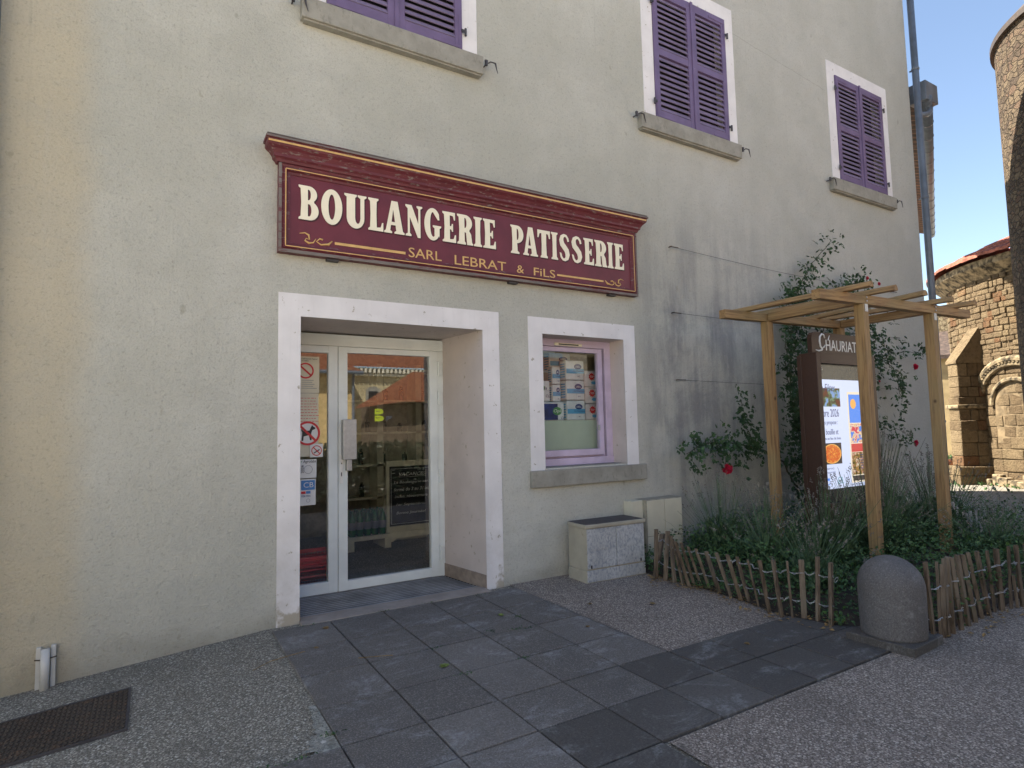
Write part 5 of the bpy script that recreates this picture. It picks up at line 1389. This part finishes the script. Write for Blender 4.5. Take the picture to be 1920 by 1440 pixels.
q = MB(); q.tube([(1.14, -.99, .015), (1.25, -1.04, .018), (1.34, -1.07, .015)], .0022, 5); tag(q.obj('dry_twig', M['dryleaf']), 'thin brown twig on the left slabs', 'twig')

# ================================================================== CHURCH
ch = thing('stone_church', 'golden stone church apse with a buttress, arched window and red tile eave', 'church', (18.59, -.92, 0))
CC = Vector((18.59, -.92, 0)); CR = 3.5
def cyl(q, r, z0, z1, a0, a1, n, uvs=True, r1=None):
    uvl = q.bm.loops.layers.uv.verify()
    r1 = r1 or r
    for k in range(n):
        A1, A2 = R(a0 + (a1 - a0) * k / n), R(a0 + (a1 - a0) * (k + 1) / n)
        P = [(A1, z0, r), (A2, z0, r), (A2, z1, r1), (A1, z1, r1)]
        f = q.bm.faces.new([q.bm.verts.new(CC2 + Vector((rr * math.cos(a), rr * math.sin(a), z))) for a, z, rr in P])
        for l_, (a, z, rr) in zip(f.loops, P): l_[uvl].uv = (a * r, z if abs(z1 - z0) > .01 else rr)
CC2 = CC
random.seed(60)
def stones(q, r, z0, z1, a0, a1, hs_, ws_, dep_, prot):
    # courses of single, uneven blocks set round the curve
    lay = q.bm.faces.layers.float.verify() if False else (q.bm.faces.layers.float.get('tone') or q.bm.faces.layers.float.new('tone'))
    z = z0
    while z < z1:
        h_ = min(random.uniform(*hs_), z1 - z + .02); a = a0 + random.uniform(0, .05)
        while a < a1:
            w_ = random.uniform(*ws_); am = a + w_ / 2 / r; p_ = random.uniform(-prot, prot)
            n0 = len(q.bm.faces); q.bm.faces.ensure_lookup_table()
            dz = random.uniform(-.008, .008)
            mt_ = Matrix.Translation((CC2.x + (r + p_) * math.cos(am), CC2.y + (r + p_) * math.sin(am), z + h_ / 2 + dz)) @ Matrix.Rotation(am + random.uniform(-.05, .05), 4, 'Z') @ Matrix.Rotation(random.uniform(-.03, .03), 4, 'X')
            q.box(-dep_, .0, -w_ / 2 + .006, w_ / 2 - .006, -h_ / 2 + .006, h_ / 2 - .006, bev=min(.018, h_ * .16), mat=mt_)
            q.bm.faces.ensure_lookup_table(); tv = random.random()
            for f in q.bm.faces[n0:]: f[lay] = tv
            a += w_ / r
        z += h_
q = MB(); cyl(q, CR - .03, -.3, 4.75, 70, 290, 66); q.obj('mortar_core', M['church_mortar'], ch)
q = MB(); stones(q, CR, -.1, 2.75, R(118), R(215), (.17, .30), (.22, .50), .12, .012); q.obj('lower_wall', M['church_block'], ch)
q = MB(); stones(q, CR, 2.75, 4.6, R(118), R(215), (.07, .15), (.09, .26), .12, .02); q.obj('upper_wall', M['church_block'], ch)
q = MB()
random.seed(61)
for k in range(64):                     # uneven plinth stones
    a = R(100 + k * 3.0); rr = CR + random.uniform(.02, .14); h_ = random.uniform(.1, .3)
    q.box(-.12, .12, -.10, .10, -.1, h_, bev=.02, mat=Matrix.Translation((CC.x + rr * math.cos(a), CC.y + rr * math.sin(a), 0)) @ Matrix.Rotation(a + random.uniform(-.2, .2), 4, 'Z'))
q.obj('plinth_stones', M['church_trim'], ch)
q = MB(); cyl(q, CR, 4.5, 4.72, 70, 290, 66, r1=CR + .22); cyl(q, CR + .22, 4.72, 4.86, 70, 290, 66); cyl(q, CR + .22, 4.86, 4.861, 70, 290, 66, r1=CR - .3); q.obj('cornice', M['church_trim'], ch)
q = MB(); uvl = q.bm.loops.layers.uv.verify()
n_ = 110
for k in range(n_):                     # tile courses: barrel tiles round the cone
    a = R(70 + 220 * (k + .5) / n_); da = R(220 / n_)
    dz = random.uniform(-.015, .02)
    for (ra, rb, za, zb) in ((CR + .36, CR - .1, 4.90 + dz, 5.08 + dz), (CR - .05, CR - .6, 5.10 + dz, 5.30 + dz), (CR - .5, CR - 1.3, 5.30 + dz, 5.62 + dz)):
        pts0, pts1 = [], []
        for j in range(6):
            t_ = math.pi * j / 5; off = math.cos(t_) * da * .62; hh = math.sin(t_) * .07
            pts0.append(q.bm.verts.new(CC + Vector((ra * math.cos(a + off), ra * math.sin(a + off), za + hh)))); pts1.append(q.bm.verts.new(CC + Vector((rb * math.cos(a + off), rb * math.sin(a + off), zb + hh))))
        for j in range(5): q.bm.faces.new([pts0[j], pts0[j + 1], pts1[j + 1], pts1[j]])
        q.bm.faces.new(pts0)
q.obj('roof', plain("terracotta_barrel_tiles", (.36, .12, .075), .9, .5, 5, bump=.4), ch)
q = MB(); cyl(q, CR - .25, 4.98, 5.9, 70, 290, 50, r1=.3); q.obj('roof_deck', M['terra'], ch)
# buttress
BPHI = R(143)
out = Vector((math.cos(BPHI), math.sin(BPHI), 0)); sd2 = Vector((-out.y, out.x, 0))
bo = MB()
def bp(o_, s_, z): p = CC + out * o_ + sd2 * s_; return (p.x, p.y, z)
uvl = bo.bm.loops.layers.uv.verify()
def bface(P, uv):
    f = bo.bm.faces.new([bo.bm.verts.new(p) for p in P])
    for l_, u in zip(f.loops, uv): l_[uvl].uv = u
def bblock(w_, o1, z0, z1, z1b):        # half width, outward reach, bottom, top at front, top at the wall
    o0 = CR - .15
    for s_ in (-w_, w_):
        bface([bp(o0, s_, z0), bp(o1, s_, z0), bp(o1, s_, z1), bp(o0, s_, z1b)], [(o0 + s_, z0), (o1 + s_, z0), (o1 + s_, z1), (o0 + s_, z1b)])
    bface([bp(o1, -w_, z0), bp(o1, w_, z0), bp(o1, w_, z1), bp(o1, -w_, z1)], [(-w_, z0), (w_, z0), (w_, z1), (-w_, z1)])
    bface([bp(o1, -w_, z1), bp(o1, w_, z1), bp(o0, w_, z1b), bp(o0, -w_, z1b)], [(-w_, z1), (w_, z1), (w_, z1b), (-w_, z1b)])
bo.bm.free(); bo = MB(); random.seed(62)
lay = bo.bm.faces.layers.float.new('tone')
BM_ = Matrix(((out.x, sd2.x, 0, CC.x), (out.y, sd2.y, 0, CC.y), (0, 0, 1, 0), (0, 0, 0, 1)))
def bstone(o1, w_, z0, h_, cut_=0):
    # one course: two or three blocks from the wall outwards
    o0 = CR - .1; n_ = random.choice((2, 2, 3)); es = sorted([o0, o1] + [o0 + (o1 - o0) * (k + random.uniform(-.15, .15)) / n_ for k in range(1, n_)])
    for a, c_ in zip(es, es[1:]):
        n0 = len(bo.bm.faces); jj = random.uniform(-.008, .012)
        if cut_:
            za, zb = z0 + (o1 - a) * cut_, z0 + (o1 - c_) * cut_
            P_ = [BM_ @ Vector(p) for p in ((a, -w_ - jj, z0), (c_, -w_ - jj, z0), (c_, -w_ - jj, zb + h_), (a, -w_ - jj, za + h_))]
            bo.prism(P_, sd2 * (2 * w_ + 2 * jj))
        else: bo.box(a + .004, c_ - .004, -w_ - jj, w_ + jj, z0 + .004, z0 + h_ - .004, bev=.015, mat=BM_)
        bo.bm.faces.ensure_lookup_table(); tv = random.random()
        for f in bo.bm.faces[n0:]: f[lay] = tv
z = -.1
while z < 2.62:
    h_ = random.uniform(.2, .3)
    if z < .25: bstone(4.2 + random.uniform(-.03, .03), .27, z, h_)
    elif z < 1.7: bstone(4.05, .19, z, h_)
    else: bstone(4.02, .175, z, h_)
    z += h_
bstone(4.04, .18, z, .06, 1.38)
bo.obj('buttress', M['church_block'], ch)
vdir = Vector((math.sin(R(71.2)), math.cos(R(71.2)), 0))    # sight line that meets the wall at the arch axis
cam0 = Vector((0, -4.842, 0)); rel = cam0 - CC; bq = rel.dot(vdir); tt = -bq - math.sqrt(bq * bq - (rel.length_squared - CR * CR)); hit = cam0 + vdir * tt - CC
AX = math.atan2(hit.y, hit.x)
AXD = math.degrees(AX)
q = MB()                                 # string course
CC2 = CC
cyl(q, CR + .07, 1.67, 1.74, 100, AXD - 15.5, 40); cyl(q, CR + .07, 1.74, 1.741, 100, AXD - 15.5, 40, r1=CR); cyl(q, CR, 1.669, 1.67, 100, AXD - 15.5, 40, r1=CR + .07)
mt = Matrix(((out.x, sd2.x, 0, CC.x), (out.y, sd2.y, 0, CC.y), (0, 0, 1, 0), (0, 0, 0, 1)))
q.box(CR, 4.09, -.22, .22, 1.665, 1.745, bev=.01, mat=mt)
q.obj('string_course', M['church_trim'], ch)
# blind arch with stepped mouldings on the curved wall
def wall_pt(s_, z, d=0):                 # s_ along the arc from the arch axis
    a = AX + s_ / CR; return CC + Vector(((CR + d) * math.cos(a), (CR + d) * math.sin(a), z))
for (rad, th, dp, nm) in ((.95, .07, .10, 'arch_moulding'), (.84, .05, .05, 'arch_moulding'), (.52, .05, .07, 'arch_moulding')):
    q = MB(); pts = [wall_pt(-rad * math.cos(R(a)), 1.72 + rad * math.sin(R(a)), dp * .4) for a in range(0, 181, 6)]
    q.tube(pts, th, 8); q.obj(nm, M['church_trim'], ch)
q = MB()
for a in range(0, 181, 5):               # billets
    p = wall_pt(-.89 * math.cos(R(a)), 1.72 + .89 * math.sin(R(a)), .07); q.box(-.02, .02, -.02, .02, -.02, .02, mat=Matrix.Translation(p))
q.obj('billet_moulding', M['church_trim'], ch)
q = MB(); pts = [wall_pt(-.46 * math.cos(R(a)), 1.72 + .46 * math.sin(R(a)), .012) for a in range(0, 181, 10)] + [wall_pt(.46, .9, .012), wall_pt(-.46, .9, .012)]
q.poly([tuple(p) for p in pts]); q.obj('window_recess', M['church_mortar'], ch)

# round stone tower nearer on the right
TC = Vector((0, -4.842, 0)) + Vector((math.sin(R(79.75)), math.cos(R(79.75)), 0)) * 14.14
tw = thing('round_tower', 'tall dark rubble stone turret at the right edge with a thin dark roof rim', 'tower', (TC.x, TC.y, 0))
CC2 = TC
q = MB(); cyl(q, 2.0, -.3, 8.1, 0, 360, 72); q.obj('tower_wall', M['tower'], tw)
q = MB(); cyl(q, 2.06, 8.1, 8.2, 0, 360, 72); cyl(q, 2.0, 8.099, 8.1, 0, 360, 72, r1=2.06); cyl(q, 2.06, 8.2, 10.2, 0, 360, 72, r1=.05); q.obj('tower_roof', M['rust'], tw)
# small projecting gutter spout
a_ = R(197); 
sp = TC + Vector((math.cos(R(163)) * 2.0, math.sin(R(163)) * 2.0, 7.25)); q = MB()
q.box(-.16, .0, -.06, .06, -.02, .05, mat=Matrix.Translation(sp)); q.prism([(sp.x - .16, sp.y - .05, sp.z - .01), (sp.x, sp.y - .05, sp.z - .12), (sp.x, sp.y - .05, sp.z - .01)], (0, .1, 0)); q.obj('spout', M['iron'], tw)

# eave of the rear wing, running away beside the bakery
rw = thing('rear_roof_eave', 'tiled roof eave with grey gutter projecting behind the bakery corner', 'roof eave', (11.0, 0, 6.9))
E0, E1 = Vector((11.30, -.02, 7.02)), Vector((19.9, 3.72, 7.02)); ed = (E1 - E0).normalized(); en = Vector((-ed.y, ed.x, 0))
q = MB(); uvl = q.bm.loops.layers.uv.verify()
q.prism([E0 + Vector((0, 0, -.02)), E0 + en * .95 + Vector((0, 0, .30)), E0 + en * .95 + Vector((0, 0, .40)), E0 + Vector((0, 0, .06))], E1 - E0); q.obj('roof_slope', M['oldtile'], rw)
q = MB(); n_ = 44
for k in range(n_):
    p = E0.lerp(E1, (k + .5) / n_); q.tube([p + Vector((0, 0, .03)) - en * .07, p + en * .9 + Vector((0, 0, .40))], .085, 8)
q.obj('eave_tiles', plain("brown_eave_tiles", (.22, .13, .09), .9, .4, 5), rw)
q = MB(); q.tube([E0 - en * .09 + Vector((0, 0, -.07)), E1 - en * .09 + Vector((0, 0, -.07))], .085, 10); q.obj('gutter', M['zinc'], rw, True)
q = MB()
for k in range(14):
    p = E0.lerp(E1, (k + .5) / 14) - en * .09 + Vector((0, 0, -.07)); q.tube([p - ed * .015, p + ed * .015], .094, 10)
q.obj('gutter_bracket', M['zinc'], rw)
q = MB(); q.box(-.12, .30, -.14, .14, -.17, .17, bev=.01, mat=Matrix.Translation(E0 + Vector((.06, .02, .07)))); q.obj('rainwater_head', M['zinc'], rw)
q = MB(); q.tube([E0 + Vector((.22, -.03, -.12)), E0 + Vector((.20, -.05, -.22)), E0 + Vector((.05, -.07, -.33)), Vector((11.06, -.09, 6.60))], .045, 12); q.obj('swan_neck_pipe', M['zinc'], rw, True)

# house beyond
hs = thing('old_house', 'old ochre rendered house with a mossy tile roof beyond the building corner', 'house', (23, 5.5, 0))
hm = Matrix.Translation((22.9, 4.9, 0)) @ Matrix.Rotation(R(-20), 4, 'Z')
hm = Matrix.Translation((22.8, 4.85, 0)) @ Matrix.Rotation(R(23), 4, 'Z')      # local -x faces the square
q = MB(); q.box(0, 2.6, -3, 4, -.3, 3.5, mat=hm); q.obj('wall', M['ochre'], hs)
q = MB(); q.prism([hm @ Vector(p) for p in ((-.2, -3.2, 3.45), (2.6, -3.2, 4.55), (2.6, -3.2, 4.7), (-.2, -3.2, 3.58))], (hm.to_3x3() @ Vector((0, 7.4, 0)))); q.obj('roof', M['oldtile'], hs)
q = MB(); q.box(2.6, 5, -3, 4, -.3, 5.6, mat=hm); q.obj('upper_wall', M['housestone'], hs)
t = thing('terracotta_planter', 'terracotta planter on the ground between the far house and the church', 'planter', (19.0, 3.25, 0))
q = MB(); q.lathe([(.20, 0), (.26, .26), (.29, .27), (.29, .32), (.25, .32)], (18.8, 3.22, 0), 24); q.obj('pot', plain("terracotta", (.38, .13, .05), .9), t)
q = MB()
for k in range(120): q.leaf(Vector((18.8, 3.22, .3)) + Vector((random.gauss(0, .1), random.gauss(0, .1), random.random() * .1)), .08, Vector((random.gauss(0, 1), random.gauss(0, 1), 1)), rv(1).normalized())
q.obj('foliage', M['cover'], t, recalc=False)
b = MB()
for k in range(260):
    a = R(random.uniform(125, 200)); rr = CR + random.uniform(.05, .5) + (.9 if random.random() < .25 else 0)
    b.leaf(CC + Vector((rr * math.cos(a), rr * math.sin(a), .0)), random.uniform(.05, .13), Vector((random.gauss(0, .5), random.gauss(0, .5), 1)), rv(1).normalized())
tag(b.obj('wall_foot_weeds', M['cover'], recalc=False), 'tufts of weeds at the foot of the church wall', 'weeds', kind='stuff')

# ================================================================== BUILDINGS ACROSS THE SQUARE (seen mirrored in the door glass; tall houses and pale paving added for bounced light)
def tiled(q, a, b_, c_, d): q.quad(a, b_, c_, d)
h1 = thing('cream_house', 'cream house with orange tile roof across the square, mirrored at the left of the door', 'house', (2, -25, 0))
q = MB(); q.box(-9, 8.15, -30, -22, -.3, 4.3); q.obj('wall', M['creamwall'], h1)
q = MB(); uvl = q.bm.loops.layers.uv.verify()
f = q.bm.faces.new([q.bm.verts.new(p) for p in ((8.5, -21.6, 4.3), (-9.3, -21.6, 4.3), (-6, -26, 7.2), (4.6, -26, 7.2))])
for l_, u in zip(f.loops, ((0, 0), (17, 0), (14, 5), (4, 5))): l_[uvl].uv = u
f = q.bm.faces.new([q.bm.verts.new(p) for p in ((8.5, -30.4, 4.3), (8.5, -21.6, 4.3), (4.6, -26, 7.2))])
for l_, u in zip(f.loops, ((0, 0), (9, 0), (4.5, 5))): l_[uvl].uv = u
q.obj('roof', M['roof_o'], h1)
q = MB(); q.tube([(-9.3, -21.55, 4.22), (8.5, -21.55, 4.22)], .09, 8); q.tube([(8.1, -21.85, 4.2), (8.1, -21.85, 0)], .07, 8); q.obj('gutter', M['zinc'], h1)
for (x, z) in ((5.9, 2.7), (2.6, 2.7), (-1, 2.7), (5.9, .6)):
    q = MB(); q.box(x - .45, x + .45, -22.0, -21.97, z, z + 1.1); wq = q.obj('window', M['greyp'], h1)
h2 = thing('pale_house', 'pale rendered house with arched window across the square, mirrored in the door glass', 'house', (14, -27, 0))
q = MB(); q.box(8.2, 24, -32, -24, -.3, 4.7); q.obj('wall', M['palewall'], h2)
q = MB(); uvl = q.bm.loops.layers.uv.verify()
f = q.bm.faces.new([q.bm.verts.new(p) for p in ((24.4, -23.6, 4.75), (8.1, -23.6, 4.75), (8.1, -28, 6.2), (24.4, -28, 6.2))])
for l_, u in zip(f.loops, ((0, 0), (16, 0), (16, 5), (0, 5))): l_[uvl].uv = u
q.obj('roof', M['roof_o'], h2)
q = MB()
for k in range(70): q.box(8.3 + k * .23, 8.42 + k * .23, -23.99, -23.65, 4.45, 4.70)
q.box(8.2, 24, -23.99, -23.8, 4.3, 4.42); q.obj('tiled_cornice', M['paper2'], h2)
for x in (9.75, 13.2, 17):
    q = MB(); q.prism([(x - .38, -23.98, 2.6), (x + .38, -23.98, 2.6), (x + .38, -23.98, 3.55)] + [(x + .38 * math.cos(R(a)), -23.98, 3.55 + .2 * math.sin(R(a))) for a in (30, 60, 90, 120, 150)] + [(x - .38, -23.98, 3.55)], (0, .04, 0)); fo = q.obj('window_surround', M['sill'], h2)
    MB().box(x - .25, x + .25, -23.935, -23.92, 2.7, 3.5).obj('window', M['blackp'], h2)
h3 = thing('low_stone_wing', 'low dark stone outbuilding with red tiled roof across the square, mirrored in the door', 'outbuilding', (9, -9, 0))
q = MB(); q.box(5.2, 12, -11, -7.0, -.3, 2.15); q.obj('wall', M['tower'], h3)
q = MB(); uvl = q.bm.loops.layers.uv.verify()
for P_, U_ in ((((12.3, -6.7, 2.1), (4.9, -6.7, 2.1), (5.9, -8.7, 3.0), (12.3, -8.7, 3.0)), ((0, 0), (8, 0), (7, 2), (0, 2))), (((4.9, -6.7, 2.1), (4.9, -10.7, 2.1), (5.9, -8.7, 3.0)), ((0, 0), (4, 0), (2, 2)))):
    f = q.bm.faces.new([q.bm.verts.new(p) for p in P_])
    for l_, u in zip(f.loops, U_): l_[uvl].uv = u
q.obj('roof', M['roof_o'], h3)
q = MB(); random.seed(71)
for k in range(9000):
    x, y, z = random.uniform(2.3, 5.3), random.gauss(-6.6, .28), random.random() ** .7 * (1.0 + .2 * math.sin(k))
    q.leaf(Vector((x, y, z)), random.uniform(.07, .13), Vector((random.gauss(0, 1), random.gauss(0, 1), .5)), rv(1).normalized())
tag(recenter(q.obj('clipped_hedge', M['hedge'], recalc=False)), 'dark green hedge beside the outbuilding across the square, mirrored in the door', 'hedge')
for (x0, x1, y, zt, nm, lab) in ((-24, -3, -17, 9.5, 'added_tall_house', 'unseen tall cream house added behind the viewer to the left to bounce sunlight'), (22, 38, -17, 9.0, 'added_tall_house', 'unseen tall cream house added behind the viewer to the right to bounce sunlight')):  # out of view, added as pale sunlit walls that fill the shaded facade
    hh = thing(nm, lab, 'house', ((x0 + x1) / 2, y - 4, 0))
    MB().box(x0, x1, y - 8, y, -.3, zt).obj('wall', M['bouncewall'], hh)
    MB().prism([(x0 - .4, y + .4, zt), (x0 - .4, y - 8.4, zt), (x0 - .4, y - 4, zt + 2)], (x1 - x0 + .8, 0, 0)).obj('roof', M['roof_o'], hh)
    for x in range(int(x0) + 2, int(x1) - 1, 4):
        for z in (1.2, 4.2, 7.0): MB().box(x, x + 1, y - .02, y + .03, z, z + 1.6).obj('window', M['greyp'], hh)
b = MB(); b.quad((-60, -4.9, .004), (60, -4.9, .004), (60, -60, .004), (-60, -60, .004)); struct(b.obj('bounce_paving', M['bouncepave']))  # unseen pale ground, added to throw warm sunlight back at the facade
